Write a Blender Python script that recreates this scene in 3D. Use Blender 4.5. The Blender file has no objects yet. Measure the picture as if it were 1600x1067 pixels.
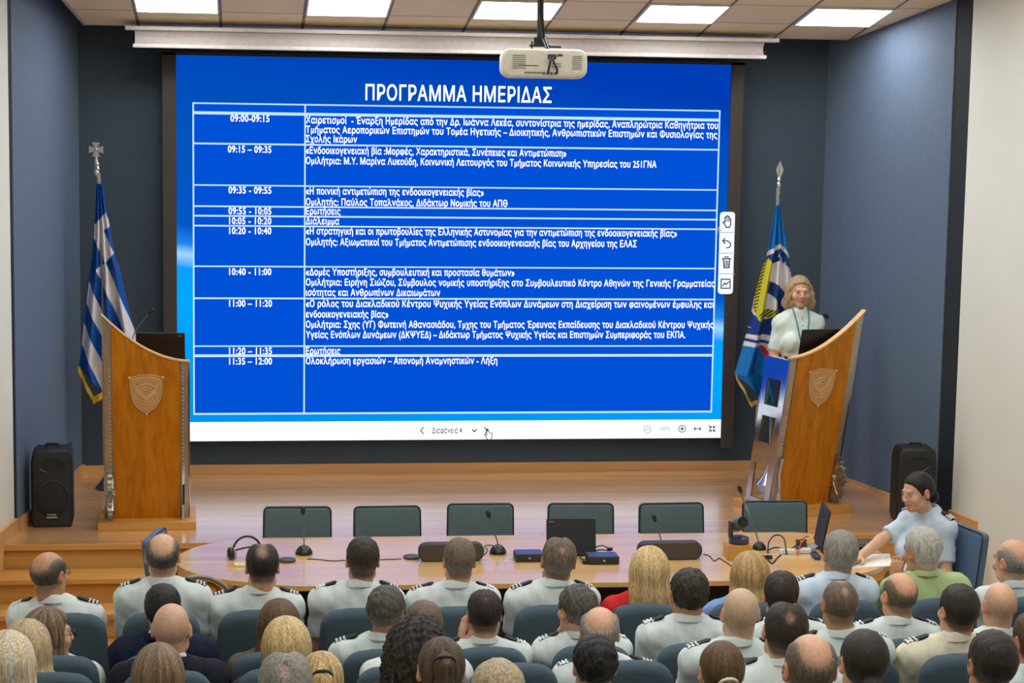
import bpy, bmesh, math, random
import numpy as np
from mathutils import Vector, Matrix

# ---------------------------------------------------------------- camera, world, exposure
SC = bpy.context.scene
COL = SC.collection
FOC = 3200.0                                   # focal length in pixels of the 1600 px wide frame
YAW, PITCH, ROLL = 0.132475821, 0.124010958, 0.0163184726
CAM = Vector((0, 0, 3.55))
_f = Vector((math.sin(YAW) * math.cos(PITCH), math.cos(YAW) * math.cos(PITCH), -math.sin(PITCH)))
_r = _f.cross(Vector((0, 0, 1))).normalized()
_u = _r.cross(_f)
RR = _r * math.cos(ROLL) + _u * math.sin(ROLL)
UU = _u * math.cos(ROLL) - _r * math.sin(ROLL)
cam = bpy.data.cameras.new('camera')
cam.lens = FOC / 1600 * 36
cam.sensor_width = 36
cam.clip_end = 200
cam_o = bpy.data.objects.new('camera', cam)
cam_o.matrix_world = Matrix(((RR.x, UU.x, -_f.x, 0), (RR.y, UU.y, -_f.y, 0), (RR.z, UU.z, -_f.z, CAM.z), (0, 0, 0, 1)))
COL.objects.link(cam_o)
SC.camera = cam_o
w = bpy.data.worlds.new('world')
SC.world = w
w.use_nodes = True
w.node_tree.nodes['Background'].inputs[0].default_value = (.9, .95, 1, 1)
w.node_tree.nodes['Background'].inputs[1].default_value = 0.05
SC.view_settings.view_transform = 'Standard'
SC.view_settings.look = 'None'
SC.view_settings.exposure = 0.0
SC.view_settings.gamma = 1.0
LAMP = 17.5                                    # strength of a ceiling light panel
SCREEN = 1.12                                  # strength of the LED screen


def at(px, py, X=None, Y=None, Z=None):
    """The point of the room seen at a place of the photograph, on a plane X=, Y= or Z=."""
    d = _f + RR * ((px - 800) / FOC) - UU * ((py - 533.5) / FOC)
    if Y is not None:
        t = Y / d.y
    elif Z is not None:
        t = (Z - CAM.z) / d.z
    else:
        t = X / d.x
    return CAM + d * t


# ---------------------------------------------------------------- colours and materials
def lin(c):
    return tuple(((v / 255) / 12.92 if v / 255 <= .04045 else ((v / 255 + .055) / 1.055) ** 2.4) for v in c)


MATS = {}


def nodes(name):
    m = bpy.data.materials.new(name)
    m.use_nodes = True
    nt = m.node_tree
    return m, nt, nt.nodes['Principled BSDF'], nt.nodes, nt.links


def mat(name, c, rough=.5, metal=0.0, noise=None, bump=None, spec=.5, coat=0.0, stretch=(1, 1, 1)):
    """Principled surface with a little procedural colour variation and bump."""
    if name in MATS:
        return MATS[name]
    m, nt, b, N, L = nodes(name)
    c = lin(c)
    b.inputs['Base Color'].default_value = (*c, 1)
    b.inputs['Roughness'].default_value = rough
    b.inputs['Metallic'].default_value = metal
    b.inputs['Specular IOR Level'].default_value = spec
    b.inputs['Coat Weight'].default_value = coat
    tc = N.new('ShaderNodeTexCoord')
    mp = N.new('ShaderNodeMapping')
    mp.inputs['Scale'].default_value = stretch
    L.new(tc.outputs['Object'], mp.inputs[0])
    if noise is None:
        noise = (25, .06)
    n = N.new('ShaderNodeTexNoise')
    n.inputs['Scale'].default_value = noise[0]
    n.inputs['Detail'].default_value = 3
    L.new(mp.outputs[0], n.inputs[0])
    r = N.new('ShaderNodeValToRGB')
    a = noise[1]
    r.color_ramp.elements[0].position = .3
    r.color_ramp.elements[1].position = .7
    r.color_ramp.elements[0].color = (*[v * (1 - a) for v in c], 1)
    r.color_ramp.elements[1].color = (*[min(1, v * (1 + a)) for v in c], 1)
    L.new(n.outputs['Fac'], r.inputs[0])
    L.new(r.outputs[0], b.inputs['Base Color'])
    if bump:
        n2 = N.new('ShaderNodeTexNoise')
        n2.inputs['Scale'].default_value = bump[0]
        L.new(mp.outputs[0], n2.inputs[0])
        bp = N.new('ShaderNodeBump')
        bp.inputs['Strength'].default_value = bump[1]
        bp.inputs['Distance'].default_value = .01
        L.new(n2.outputs['Fac'], bp.inputs['Height'])
        L.new(bp.outputs[0], b.inputs['Normal'])
    MATS[name] = m
    return m


def wood(name, c1, c2, scale, rough=.35, planks=None, spec=.5, axis='X', coat=0.0):
    """Wood grain running along an axis; planks = (length, width) draws board seams."""
    m, nt, b, N, L = nodes(name)
    tc = N.new('ShaderNodeTexCoord')
    mp = N.new('ShaderNodeMapping')
    s = {'X': (scale * .06, scale, scale), 'Z': (scale, scale, scale * .05), 'Y': (scale, scale * .06, scale)}[axis]
    mp.inputs['Scale'].default_value = s
    L.new(tc.outputs['Object'], mp.inputs[0])
    n = N.new('ShaderNodeTexNoise')
    n.inputs['Scale'].default_value = 1
    n.inputs['Detail'].default_value = 5
    n.inputs['Distortion'].default_value = .6
    L.new(mp.outputs[0], n.inputs[0])
    r = N.new('ShaderNodeValToRGB')
    r.color_ramp.elements[0].position = .32
    r.color_ramp.elements[1].position = .68
    r.color_ramp.elements[0].color = (*lin(c1), 1)
    r.color_ramp.elements[1].color = (*lin(c2), 1)
    L.new(n.outputs['Fac'], r.inputs[0])
    out = r.outputs[0]
    if planks:
        br = N.new('ShaderNodeTexBrick')
        br.inputs['Scale'].default_value = 1
        br.inputs['Brick Width'].default_value = planks[0]
        br.inputs['Row Height'].default_value = planks[1]
        br.inputs['Mortar Size'].default_value = .0015
        br.inputs['Color1'].default_value = (1, 1, 1, 1)
        br.inputs['Color2'].default_value = (.86, .84, .82, 1)
        br.inputs['Mortar'].default_value = (.55, .5, .45, 1)
        L.new(tc.outputs['Object'], br.inputs[0])
        mx = N.new('ShaderNodeMix')
        mx.data_type = 'RGBA'
        mx.blend_type = 'MULTIPLY'
        mx.inputs[0].default_value = 1
        L.new(out, mx.inputs[6])
        L.new(br.outputs['Color'], mx.inputs[7])
        out = mx.outputs[2]
    L.new(out, b.inputs['Base Color'])
    b.inputs['Roughness'].default_value = rough
    b.inputs['Specular IOR Level'].default_value = spec
    b.inputs['Coat Weight'].default_value = coat
    bp = N.new('ShaderNodeBump')
    bp.inputs['Strength'].default_value = .04
    bp.inputs['Distance'].default_value = .01
    L.new(n.outputs['Fac'], bp.inputs['Height'])
    L.new(bp.outputs[0], b.inputs['Normal'])
    MATS[name] = m
    return m


def emis(name, c, strength=1.0):
    m = bpy.data.materials.new(name)
    m.use_nodes = True
    nt = m.node_tree
    nt.nodes.remove(nt.nodes['Principled BSDF'])
    e = nt.nodes.new('ShaderNodeEmission')
    e.inputs[0].default_value = (*lin(c), 1)
    e.inputs[1].default_value = strength
    nt.links.new(e.outputs[0], nt.nodes['Material Output'].inputs[0])
    return m


def vcol(name, rough, kind):
    """Colours stored on the mesh (skin, hair, cloth), with procedural fine structure."""
    m, nt, b, N, L = nodes(name)
    at_ = N.new('ShaderNodeAttribute')
    at_.attribute_name = 'Col'
    tc = N.new('ShaderNodeTexCoord')
    mp = N.new('ShaderNodeMapping')
    mp.inputs['Scale'].default_value = {'skin': (60, 60, 60), 'hair': (200, 200, 7), 'cloth': (14, 14, 9), 'flag': (300, 300, 300)}[kind]
    L.new(tc.outputs['Object'], mp.inputs[0])
    n = N.new('ShaderNodeTexNoise')
    n.inputs['Scale'].default_value = 1
    n.inputs['Detail'].default_value = 4
    L.new(mp.outputs[0], n.inputs[0])
    lo, hi = {'skin': (.9, 1.08), 'hair': (.45, 1.5), 'cloth': (.93, 1.05), 'flag': (.96, 1.03)}[kind]
    r = N.new('ShaderNodeMapRange')
    r.inputs[1].default_value = .3
    r.inputs[2].default_value = .7
    r.inputs[3].default_value = lo
    r.inputs[4].default_value = hi
    L.new(n.outputs['Fac'], r.inputs[0])
    mx = N.new('ShaderNodeMix')
    mx.data_type = 'RGBA'
    mx.blend_type = 'MULTIPLY'
    mx.inputs[0].default_value = 1
    L.new(at_.outputs['Color'], mx.inputs[6])
    L.new(r.outputs[0], mx.inputs[7])
    L.new(mx.outputs[2], b.inputs['Base Color'])
    b.inputs['Roughness'].default_value = rough
    b.inputs['Specular IOR Level'].default_value = {'skin': .4, 'hair': .35, 'cloth': .15, 'flag': .3}[kind]
    bp = N.new('ShaderNodeBump')
    bp.inputs['Strength'].default_value = {'skin': .05, 'hair': .7, 'cloth': .35, 'flag': .05}[kind]
    bp.inputs['Distance'].default_value = {'skin': .002, 'hair': .006, 'cloth': .012, 'flag': .002}[kind]
    L.new(n.outputs['Fac'], bp.inputs['Height'])
    L.new(bp.outputs[0], b.inputs['Normal'])
    return m


SKIN = vcol('skin', .48, 'skin')
HAIR = vcol('hair', .5, 'hair')
CLOTH = vcol('cloth', .85, 'cloth')
FLAGM = vcol('flag_cloth', .55, 'flag')


# ---------------------------------------------------------------- object helpers
def tag(o, label=None, cat=None, group=None, kind=None):
    if label:
        o['label'] = label
    if cat:
        o['category'] = cat
    if group:
        o['group'] = group
    if kind:
        o['kind'] = kind
    return o


def empty(name, loc, rz=0.0, label=None, cat=None, group=None):
    o = bpy.data.objects.new(name, None)
    o.empty_display_size = .1
    o.location = loc
    o.rotation_euler = (0, 0, rz)
    COL.objects.link(o)
    return tag(o, label, cat, group)


def copy_tree(o, parent=None):
    c = o.copy()
    COL.objects.link(c)
    if parent:
        c.parent = parent
    for ch in list(o.children):
        copy_tree(ch, c)
    return c


def rz(a):
    return np.array(((math.cos(a), -math.sin(a), 0), (math.sin(a), math.cos(a), 0), (0, 0, 1.)))


def rx(a):
    return np.array(((1., 0, 0), (0, math.cos(a), -math.sin(a)), (0, math.sin(a), math.cos(a))))


def ry(a):
    return np.array(((math.cos(a), 0, math.sin(a)), (0, 1., 0), (-math.sin(a), 0, math.cos(a))))


def rrect(w, h, r, n=5, cx=0.0, cz=0.0, top_only=False):
    """Rounded rectangle outline, counter-clockwise."""
    pts = []
    for sx, sz, a0 in ((1, -1, -90), (1, 1, 0), (-1, 1, 90), (-1, -1, 180)):
        rr = r if not (top_only and sz < 0) else min(r, .02)
        for k in range(n + 1):
            a = math.radians(a0 + 90 * k / n)
            pts.append((cx + sx * (w / 2 - rr) + rr * math.cos(a), cz + sz * (h / 2 - rr) + rr * math.sin(a)))
    return pts


class MB:
    """Collects shapes; build() links them as one mesh object."""

    def __init__(self):
        self.v, self.f = [], []

    def add(self, v, f, M=None, t=(0, 0, 0)):
        n = len(self.v)
        v = np.asarray(v, float)
        if M is not None:
            v = v @ np.asarray(M).T
        v = v + np.asarray(t, float)
        self.v.extend(map(tuple, v))
        self.f.extend([tuple(i + n for i in q) for q in f])
        return self

    def box(self, c, s, M=None):
        x, y, z = (k / 2 for k in s)
        v = [(-x, -y, -z), (x, -y, -z), (x, y, -z), (-x, y, -z), (-x, -y, z), (x, -y, z), (x, y, z), (-x, y, z)]
        f = [(0, 3, 2, 1), (4, 5, 6, 7), (0, 1, 5, 4), (1, 2, 6, 5), (2, 3, 7, 6), (3, 0, 4, 7)]
        return self.add(v, f, M, c)

    def tube(self, pts, r, n=10, cap=True):
        pts = [Vector(p) for p in pts]
        m = len(pts)
        rs = r if isinstance(r, (list, tuple)) else [r] * m
        v, f = [], []
        t0 = (pts[1] - pts[0]).normalized()
        a = t0.orthogonal().normalized()
        for i, p in enumerate(pts):
            t = (pts[min(i + 1, m - 1)] - pts[max(i - 1, 0)]).normalized()
            a = (a - t * a.dot(t)).normalized()
            b = t.cross(a)
            for k in range(n):
                g = 2 * math.pi * k / n
                v.append(tuple(p + (a * math.cos(g) + b * math.sin(g)) * rs[i]))
        for i in range(m - 1):
            for k in range(n):
                f.append((i * n + k, i * n + (k + 1) % n, (i + 1) * n + (k + 1) % n, (i + 1) * n + k))
        if cap:
            f.append(tuple(range(n))[::-1])
            f.append(tuple((m - 1) * n + k for k in range(n)))
        return self.add(v, f)

    def cyl(self, a, b, r1, r2=None, n=20):
        return self.tube([a, b], [r1, r1 if r2 is None else r2], n)

    def lathe(self, prof, c=(0, 0, 0), n=24, M=None):
        v, f = [], []
        for r, z in prof:
            for k in range(n):
                g = 2 * math.pi * k / n
                v.append((r * math.cos(g), r * math.sin(g), z))
        for i in range(len(prof) - 1):
            for k in range(n):
                f.append((i * n + k, i * n + (k + 1) % n, (i + 1) * n + (k + 1) % n, (i + 1) * n + k))
        f.append(tuple(range(n))[::-1])
        f.append(tuple((len(prof) - 1) * n + k for k in range(n)))
        return self.add(v, f, M, c)

    def prism(self, poly, d0, d1, ax='y', M=None, t=(0, 0, 0)):
        """Outline (a, b) extruded from d0 to d1 along ax: y -> (a, d, b), z -> (a, b, d), x -> (d, a, b)."""
        def P(a, b, d):
            return {'y': (a, d, b), 'z': (a, b, d), 'x': (d, a, b)}[ax]
        n = len(poly)
        v = [P(a, b, d0) for a, b in poly] + [P(a, b, d1) for a, b in poly]
        f = [tuple(range(n)), tuple(range(2 * n - 1, n - 1, -1))]
        f += [(i, (i + 1) % n, n + (i + 1) % n, n + i) for i in range(n)]
        return self.add(v, f, M, t)

    def pillow(self, poly, d0, d1, r, k=4, ax='y', M=None, t=(0, 0, 0)):
        """Convex outline extruded with rounded rims of radius r."""
        def P(a, b, d):
            return {'y': (a, d, b), 'z': (a, b, d), 'x': (d, a, b)}[ax]
        n = len(poly)
        q = np.array(poly, float)
        e = np.roll(q, -1, 0) - q
        nr = np.stack([e[:, 1], -e[:, 0]], 1)
        nr /= np.maximum(np.linalg.norm(nr, axis=1, keepdims=True), 1e-9)
        nn = nr + np.roll(nr, 1, 0)
        nn /= np.maximum(np.linalg.norm(nn, axis=1, keepdims=True), 1e-9)
        rings = []
        sg = 1 if d1 > d0 else -1
        for i in range(k + 1):
            g = math.pi / 2 * i / k
            rings.append((r * (1 - math.sin(g)), d0 + sg * r * (1 - math.cos(g))))
        for i in range(k + 1):
            g = math.pi / 2 * i / k
            rings.append((r * (1 - math.cos(g)), d1 - sg * r * (1 - math.sin(g))))
        v, f = [], []
        for ins, d in rings:
            for a, b in q - nn * ins:
                v.append(P(a, b, d))
        for i in range(len(rings) - 1):
            for j in range(n):
                f.append((i * n + j, i * n + (j + 1) % n, (i + 1) * n + (j + 1) % n, (i + 1) * n + j))
        f.append(tuple(range(n))[::-1])
        f.append(tuple((len(rings) - 1) * n + j for j in range(n)))
        return self.add(v, f, M, t)

    def ball(self, c, r, n=12, M=None):
        r = (r, r, r) if not isinstance(r, (tuple, list)) else r
        prof = [(max(math.sin(math.pi * i / n), .001), -math.cos(math.pi * i / n)) for i in range(n + 1)]
        S = np.diag(r)
        return self.lathe(prof, c, n * 2, S if M is None else np.asarray(M) @ S)

    def warp(self, fn):
        self.v = [tuple(fn(*p)) for p in self.v]
        return self

    def build(self, name, m, parent=None, smooth=False, bevel=0.0, loc=None):
        me = bpy.data.meshes.new(name)
        me.from_pydata(self.v, [], self.f)
        bm = bmesh.new()
        bm.from_mesh(me)
        bmesh.ops.recalc_face_normals(bm, faces=bm.faces)
        bm.to_mesh(me)
        bm.free()
        me.materials.append(m)
        if smooth:
            me.polygons.foreach_set('use_smooth', [True] * len(me.polygons))
            me.set_sharp_from_angle(angle=math.radians(40))
        o = bpy.data.objects.new(name, me)
        COL.objects.link(o)
        if parent:
            o.parent = parent
        if loc is not None:
            o.location = loc
        if bevel:
            md = o.modifiers.new('bevel', 'BEVEL')
            md.width = bevel
            md.segments = 2
            md.limit_method = 'ANGLE'
        return o


def mesh_np(name, V, Q, m, parent=None, colors=None, tri=False):
    """A mesh straight from arrays of vertices and quads (or triangles), smooth shaded, with vertex colours."""
    k = 3 if tri else 4
    me = bpy.data.meshes.new(name)
    me.vertices.add(len(V))
    me.vertices.foreach_set('co', np.asarray(V, np.float32).ravel())
    me.loops.add(len(Q) * k)
    me.loops.foreach_set('vertex_index', np.asarray(Q, np.int32).ravel())
    me.polygons.add(len(Q))
    me.polygons.foreach_set('loop_start', np.arange(0, len(Q) * k, k, dtype=np.int32))
    me.polygons.foreach_set('use_smooth', np.ones(len(Q), bool))
    me.update(calc_edges=True)
    me.validate()
    if colors is not None:
        a = me.color_attributes.new('Col', 'FLOAT_COLOR', 'POINT')
        c = np.ones((len(V), 4), np.float32)
        c[:, :3] = colors
        a.data.foreach_set('color', c.ravel())
    me.materials.append(m)
    o = bpy.data.objects.new(name, me)
    COL.objects.link(o)
    if parent:
        o.parent = parent
    return o


# lettering -------------------------------------------------------
_glyph = {}


def letters(body, bold=.012):
    """Filled outlines of a line of text, every contour thickened by bold and filled by itself."""
    key = (body, bold)
    if key in _glyph:
        return _glyph[key]
    from mathutils.geometry import tessellate_polygon
    c = bpy.data.curves.new('lettering', 'FONT')
    c.body = body
    c.size = 1
    c.resolution_u = 3
    c.space_character = 1.07
    c.fill_mode = 'NONE'
    o = bpy.data.objects.new('lettering', c)
    COL.objects.link(o)
    bpy.context.view_layer.update()
    e = o.evaluated_get(bpy.context.evaluated_depsgraph_get())
    me = e.to_mesh()
    P = np.array([p.co[:2] for p in me.vertices])
    nxt = {}
    for ed in me.edges:
        a, b = ed.vertices
        nxt.setdefault(a, []).append(b)
        nxt.setdefault(b, []).append(a)
    n = len(P)
    e.to_mesh_clear()
    bpy.data.objects.remove(o)
    bpy.data.curves.remove(c)
    seen, loops = set(), []
    for s0 in range(n):
        if s0 in seen or s0 not in nxt:
            continue
        lp, cur, prev = [s0], s0, None
        seen.add(s0)
        # walk in the direction of growing indices
        while True:
            opts = sorted(nxt[cur], key=lambda v: v != cur + 1)
            opts = [v for v in opts if v not in seen]
            if not opts:
                break
            cur = opts[0]
            seen.add(cur)
            lp.append(cur)
        q = P[lp]
        keep = np.linalg.norm(q - np.roll(q, 1, 0), axis=1) > .009
        q = q[keep]
        if len(q) >= 3:
            loops.append(q)

    def area(q):
        return .5 * np.sum(q[:, 0] * np.roll(q[:, 1], -1) - np.roll(q[:, 0], -1) * q[:, 1])

    def within(pt, q):
        x, y = pt
        r = False
        for a, b in zip(q, np.roll(q, -1, 0)):
            if (a[1] > y) != (b[1] > y) and x < (b[0] - a[0]) * (y - a[1]) / (b[1] - a[1]) + a[0]:
                r = not r
        return r
    ar = [area(q) for q in loops]

    def grow(q, sgn):
        t1 = q - np.roll(q, 1, 0)
        t2 = np.roll(q, -1, 0) - q
        t1 = t1 / np.linalg.norm(t1, axis=1, keepdims=True)
        t2 = t2 / np.linalg.norm(t2, axis=1, keepdims=True)
        nr = np.stack([t1[:, 1] + t2[:, 1], -t1[:, 0] - t2[:, 0]], 1) * sgn
        ln = np.linalg.norm(nr, axis=1, keepdims=True)
        nr = nr / np.maximum(ln, .35)
        k = np.clip(1 / np.maximum(ln / 2, .5), 1, 1.6)
        return q + nr / np.maximum(np.linalg.norm(nr, axis=1, keepdims=True), 1e-6) * bold * k
    V, F = [], []
    holes = {}
    for j in sorted(range(len(loops)), key=lambda k: -abs(ar[k])):
        box = [i for i in range(len(loops)) if ar[j] * ar[i] < 0 and abs(ar[j]) < abs(ar[i]) and loops[i][:, 0].min() <= loops[j][0, 0] <= loops[i][:, 0].max()
               and within(loops[j][0], loops[i]) and within(loops[j][len(loops[j]) // 2], loops[i])]
        if box:
            i = min(box, key=lambda k: abs(ar[k]))
            if i not in holes:
                holes[j] = i
    for i in range(len(loops)):
        if i in holes:
            continue
        g = np.sign(ar[i])
        polys = [grow(loops[i], g)] + [grow(loops[j], g) for j in holes if holes[j] == i]
        base = len(V)
        tri = tessellate_polygon([[Vector((x, y, 0)) for x, y in q] for q in polys])
        for q in polys:
            V += [(x, y, 0) for x, y in q]
        F += [tuple(base + k for k in t) for t in tri]
    _glyph[key] = (np.array(V), F)
    return _glyph[key]


def write(mb, body, x0, x1, z, cap, y, bold=.012, flip=False):
    """Letters on an x-z plane between x0 and x1 with capitals of height cap."""
    v, f = letters(body, bold)
    lo, hi = v[:, 0].min(), v[:, 0].max()
    s = (x1 - x0) / (hi - lo)
    vv = np.stack([x0 + (v[:, 0] - lo) * s, np.full(len(v), y), z + v[:, 1] * cap / .727], 1)
    mb.add(vv, f)


exec_later = []
# ---------------------------------------------------------------- the hall
STAGE = 0.5
BACK = 15.95                       # back wall of the stage
FRONT = 13.52                      # front edge of the stage
CEIL0 = Vector((2.5, 15.6, 3.953))
SLOPE = math.tan(0.179176)


def ceil_z(y):
    return CEIL0.z + (CEIL0.y - y) * SLOPE


def wl(y):                          # hall's left wall, fanning out towards the seats
    return -1.52 - .135 * (13.9 - y)


def wr(y):
    return 5.10 + .135 * (14.0 - y)


beige = mat('beige_wall_paint', (224, 226, 212), .7, noise=(2, .02), bump=(180, .05))
bluewall = mat('blue_wall_covering', (92, 108, 128), .75, noise=(60, .07), bump=(150, .3), stretch=(1, 1, .25))
shadeblue = mat('blue_wall_covering_shaded', (58, 72, 84), .75, noise=(60, .07), bump=(150, .3), stretch=(1, 1, .25))  # same covering as bluewall, with the back wall's shade darkened into its colour
gapshade = mat('dark_gap_shade', (24, 34, 38), .6)
floorwood = wood('stage_boards', (202, 147, 92), (226, 175, 118), 9, .3, planks=(1.9, .09), spec=.6, coat=1.0)
fb = floorwood.node_tree.nodes['Principled BSDF']
fb.inputs['Coat IOR'].default_value = 2.2
fb.inputs['Coat Roughness'].default_value = .22
stepwood = wood('step_wood', (188, 132, 62), (212, 160, 86), 8, .38)
trimwood = wood('baseboard_wood', (200, 146, 92), (218, 166, 110), 8, .4)
tilewhite = None


def poly_plane(name, pts, m, kind='structure', thick=None):
    me = bpy.data.meshes.new(name)
    n = len(pts)
    if thick is None:
        me.from_pydata([tuple(p) for p in pts], [], [tuple(range(n))])
    else:
        t = Vector(thick)
        q = [Vector(p) for p in pts]
        me.from_pydata([tuple(p) for p in q] + [tuple(p + t) for p in q], [],
                       [tuple(range(n)), tuple(range(2 * n - 1, n - 1, -1))] + [(i, (i + 1) % n, n + (i + 1) % n, n + i) for i in range(n)])
    bm = bmesh.new()
    bm.from_mesh(me)
    bmesh.ops.recalc_face_normals(bm, faces=bm.faces)
    bm.to_mesh(me)
    bm.free()
    me.materials.append(m)
    o = bpy.data.objects.new(name, me)
    COL.objects.link(o)
    o['kind'] = kind
    return o


TOPZ = 8.2
REAR = -3.0
# floor: flat in front, then the seating tiers
carpet = mat('floor_carpet', (96, 84, 74), .9, noise=(90, .12), bump=(300, .2))
parquet = wood('hall_parquet', (176, 124, 68), (202, 150, 90), 8, .4, planks=(1.2, .08))
poly_plane('floor', [(wl(9.22) - .1, 9.22, 0), (wr(9.22) + .1, 9.22, 0), (wr(13.5) + .2, 14.2, 0), (wl(13.5) - .2, 14.2, 0)], parquet, thick=(0, 0, -.1))
edges = [9.22, 8.40, 7.62, 6.95, 6.0, 5.1, 4.2, 3.3, 2.4, REAR]
zs_ = [.16, .26, .36, .50, .72, .95, 1.18, 1.4, 1.8]
for i, zt in enumerate(zs_):
    y1, y0 = edges[i], edges[i + 1]
    o = poly_plane('floor', [(wl(y0) - .1, y0, zt), (wr(y0) + .1, y0, zt), (wr(y1) + .1, y1, zt), (wl(y1) - .1, y1, zt)], carpet, thick=(0, 0, -zt - .1))
# walls
LSF, LSB = Vector((-1.50, 13.93, 0)), Vector((-1.225, BACK, 0))
RSF, RSB = Vector((5.02, 14.15, 0)), Vector((4.62, BACK, 0))
poly_plane('wall_back', [(-1.9, BACK, 0), (5.4, BACK, 0), (5.4, BACK, TOPZ), (-1.9, BACK, TOPZ)], shadeblue, thick=(0, .15, 0))
poly_plane('wall_stage_left', [(LSF.x, LSF.y, .3), (LSB.x, LSB.y, .3), (LSB.x, LSB.y, TOPZ), (LSF.x, LSF.y, TOPZ)], bluewall, thick=(-.25, 0, 0))
poly_plane('wall_stage_right', [(RSF.x, RSF.y, .3), (RSB.x, RSB.y, .3), (RSB.x, RSB.y, TOPZ), (RSF.x, RSF.y, TOPZ)], bluewall, thick=(.25, 0, 0))
poly_plane('wall_left', [(wl(REAR), REAR, 0), (wl(13.9), 13.9, 0), (wl(13.9), 13.9, TOPZ), (wl(REAR), REAR, TOPZ)], beige, thick=(-.15, 0, 0))
poly_plane('wall_right', [(wr(REAR), REAR, 0), (wr(14.02), 14.02, 0), (wr(14.02), 14.02, TOPZ), (wr(REAR), REAR, TOPZ)], beige, thick=(.15, 0, 0))
poly_plane('wall_rear', [(wl(REAR), REAR, 0), (wr(REAR), REAR, 0), (wr(REAR), REAR, TOPZ), (wl(REAR), REAR, TOPZ)], beige, thick=(0, -.15, 0))
# posts coloured dark for the shaded gap between beige and blue walls
for i, (a, b) in enumerate((((wl(13.9) + .0, 13.905), (LSF.x + .0, LSF.y + .01)), ((wr(14.02), 14.03), (RSF.x, RSF.y + .01)))):
    s = -1 if i == 0 else 1
    poly_plane('trim_%d' % (i + 1), [(a[0], a[1], 0), (b[0], b[1], 0), (b[0] + s * .2, b[1] + .06, 0), (a[0] + s * .2, a[1] + .02, 0)], gapshade, thick=(0, 0, TOPZ))
# stage
st = poly_plane('stage_floor', [(LSF.x - .12, FRONT, STAGE), (RSF.x + .30, FRONT, STAGE), (RSF.x + .30, BACK, STAGE), (LSF.x - .12, BACK, STAGE)], floorwood, thick=(0, 0, -.035))
MB().box(((LSF.x + RSF.x) / 2 + .08, FRONT + .03 + .01, .2325), (RSF.x - LSF.x + .5, .02, .465)).build('stage_riser', stepwood)['kind'] = 'structure'
MB().box(((LSF.x + RSF.x) / 2 + .08, FRONT - .004, STAGE - .018), (RSF.x - LSF.x + .5, .012, .04)).build('stage_nosing', stepwood, bevel=.004)['kind'] = 'structure'
# steps at the left
x0 = wl(13.4) + .02
for zt, yd, x1 in ((.333, .27, -.62), (.166, .54, -.43)):
    s = MB()
    s.box(((x0 + x1) / 2, FRONT - yd / 2, zt - .018), (x1 - x0, yd + .02, .036))
    s.box(((x0 + x1) / 2, FRONT - yd / 2 + .02, (zt - .036) / 2), (x1 - x0 - .02, yd - .02, zt - .036))
    tag(s.build('stage_step', stepwood, bevel=.004), kind='structure')
# baseboards
def board(name, a, b, z0, z1, off, m=None):
    a, b = Vector(a), Vector(b)
    d = (b - a).normalized()
    nrm = Vector((-d.y, d.x)) * off
    c = [a, b, b + nrm, a + nrm]
    return poly_plane(name, [(p.x, p.y, z0) for p in c], m or trimwood, thick=(0, 0, z1 - z0))


board('baseboard_back', (-1.22, BACK), (4.62, BACK), STAGE, STAGE + .075, -.02)
board('baseboard_stage_left', (LSF.x, LSF.y), (LSB.x, LSB.y), STAGE, STAGE + .085, -.022)
board('baseboard_stage_right', (RSF.x, RSF.y), (RSB.x, RSB.y), STAGE, STAGE + .03, .015)
board('baseboard_left', (wl(FRONT - .6), FRONT - .6), (wl(13.9), 13.9), STAGE - .1, STAGE + .1, -.025)
board('baseboard_left_lower', (wl(9), 9), (wl(FRONT), FRONT), 0, .42, -.02)
board('baseboard_right', (wr(13.62), 13.62), (wr(14.02), 14.02), STAGE - .03, STAGE + .06, .025)
# suspended ceiling
m, nt, b, N, L = nodes('ceiling_tiles')
tc = N.new('ShaderNodeTexCoord')
sep = N.new('ShaderNodeSeparateXYZ')
L.new(tc.outputs['Object'], sep.inputs[0])


def seam(sock, off, pitch, wdt):
    a = N.new('ShaderNodeMath'); a.operation = 'ADD'; a.inputs[1].default_value = -off + 50 * pitch
    L.new(sock, a.inputs[0])
    d = N.new('ShaderNodeMath'); d.operation = 'MODULO'; d.inputs[1].default_value = pitch
    L.new(a.outputs[0], d.inputs[0])
    e = N.new('ShaderNodeMath'); e.operation = 'SUBTRACT'; e.inputs[1].default_value = pitch / 2
    L.new(d.outputs[0], e.inputs[0])
    g = N.new('ShaderNodeMath'); g.operation = 'ABSOLUTE'
    L.new(e.outputs[0], g.inputs[0])
    h = N.new('ShaderNodeMath'); h.operation = 'GREATER_THAN'; h.inputs[1].default_value = pitch / 2 - wdt
    L.new(g.outputs[0], h.inputs[0])
    return h.outputs[0]


TP = .605
TY = TP * math.cos(.179176)
s1 = seam(sep.outputs[0], -.15, TP, .012)
s2 = seam(sep.outputs[1], 15.09, TY, .007)
mxm = N.new('ShaderNodeMath'); mxm.operation = 'MAXIMUM'
L.new(s1, mxm.inputs[0]); L.new(s2, mxm.inputs[1])
nz_ = N.new('ShaderNodeTexNoise'); nz_.inputs['Scale'].default_value = 120
L.new(tc.outputs['Object'], nz_.inputs[0])
rp = N.new('ShaderNodeValToRGB')
rp.color_ramp.elements[0].color = (*lin((238, 220, 178)), 1)
rp.color_ramp.elements[1].color = (*lin((250, 234, 196)), 1)
L.new(nz_.outputs['Fac'], rp.inputs[0])
mx = N.new('ShaderNodeMix'); mx.data_type = 'RGBA'
L.new(mxm.outputs[0], mx.inputs[0])
L.new(rp.outputs[0], mx.inputs[6])
mx.inputs[7].default_value = (*lin((140, 128, 120)), 1)
L.new(mx.outputs[2], b.inputs['Base Color'])
b.inputs['Roughness'].default_value = .85
CT = m
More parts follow.
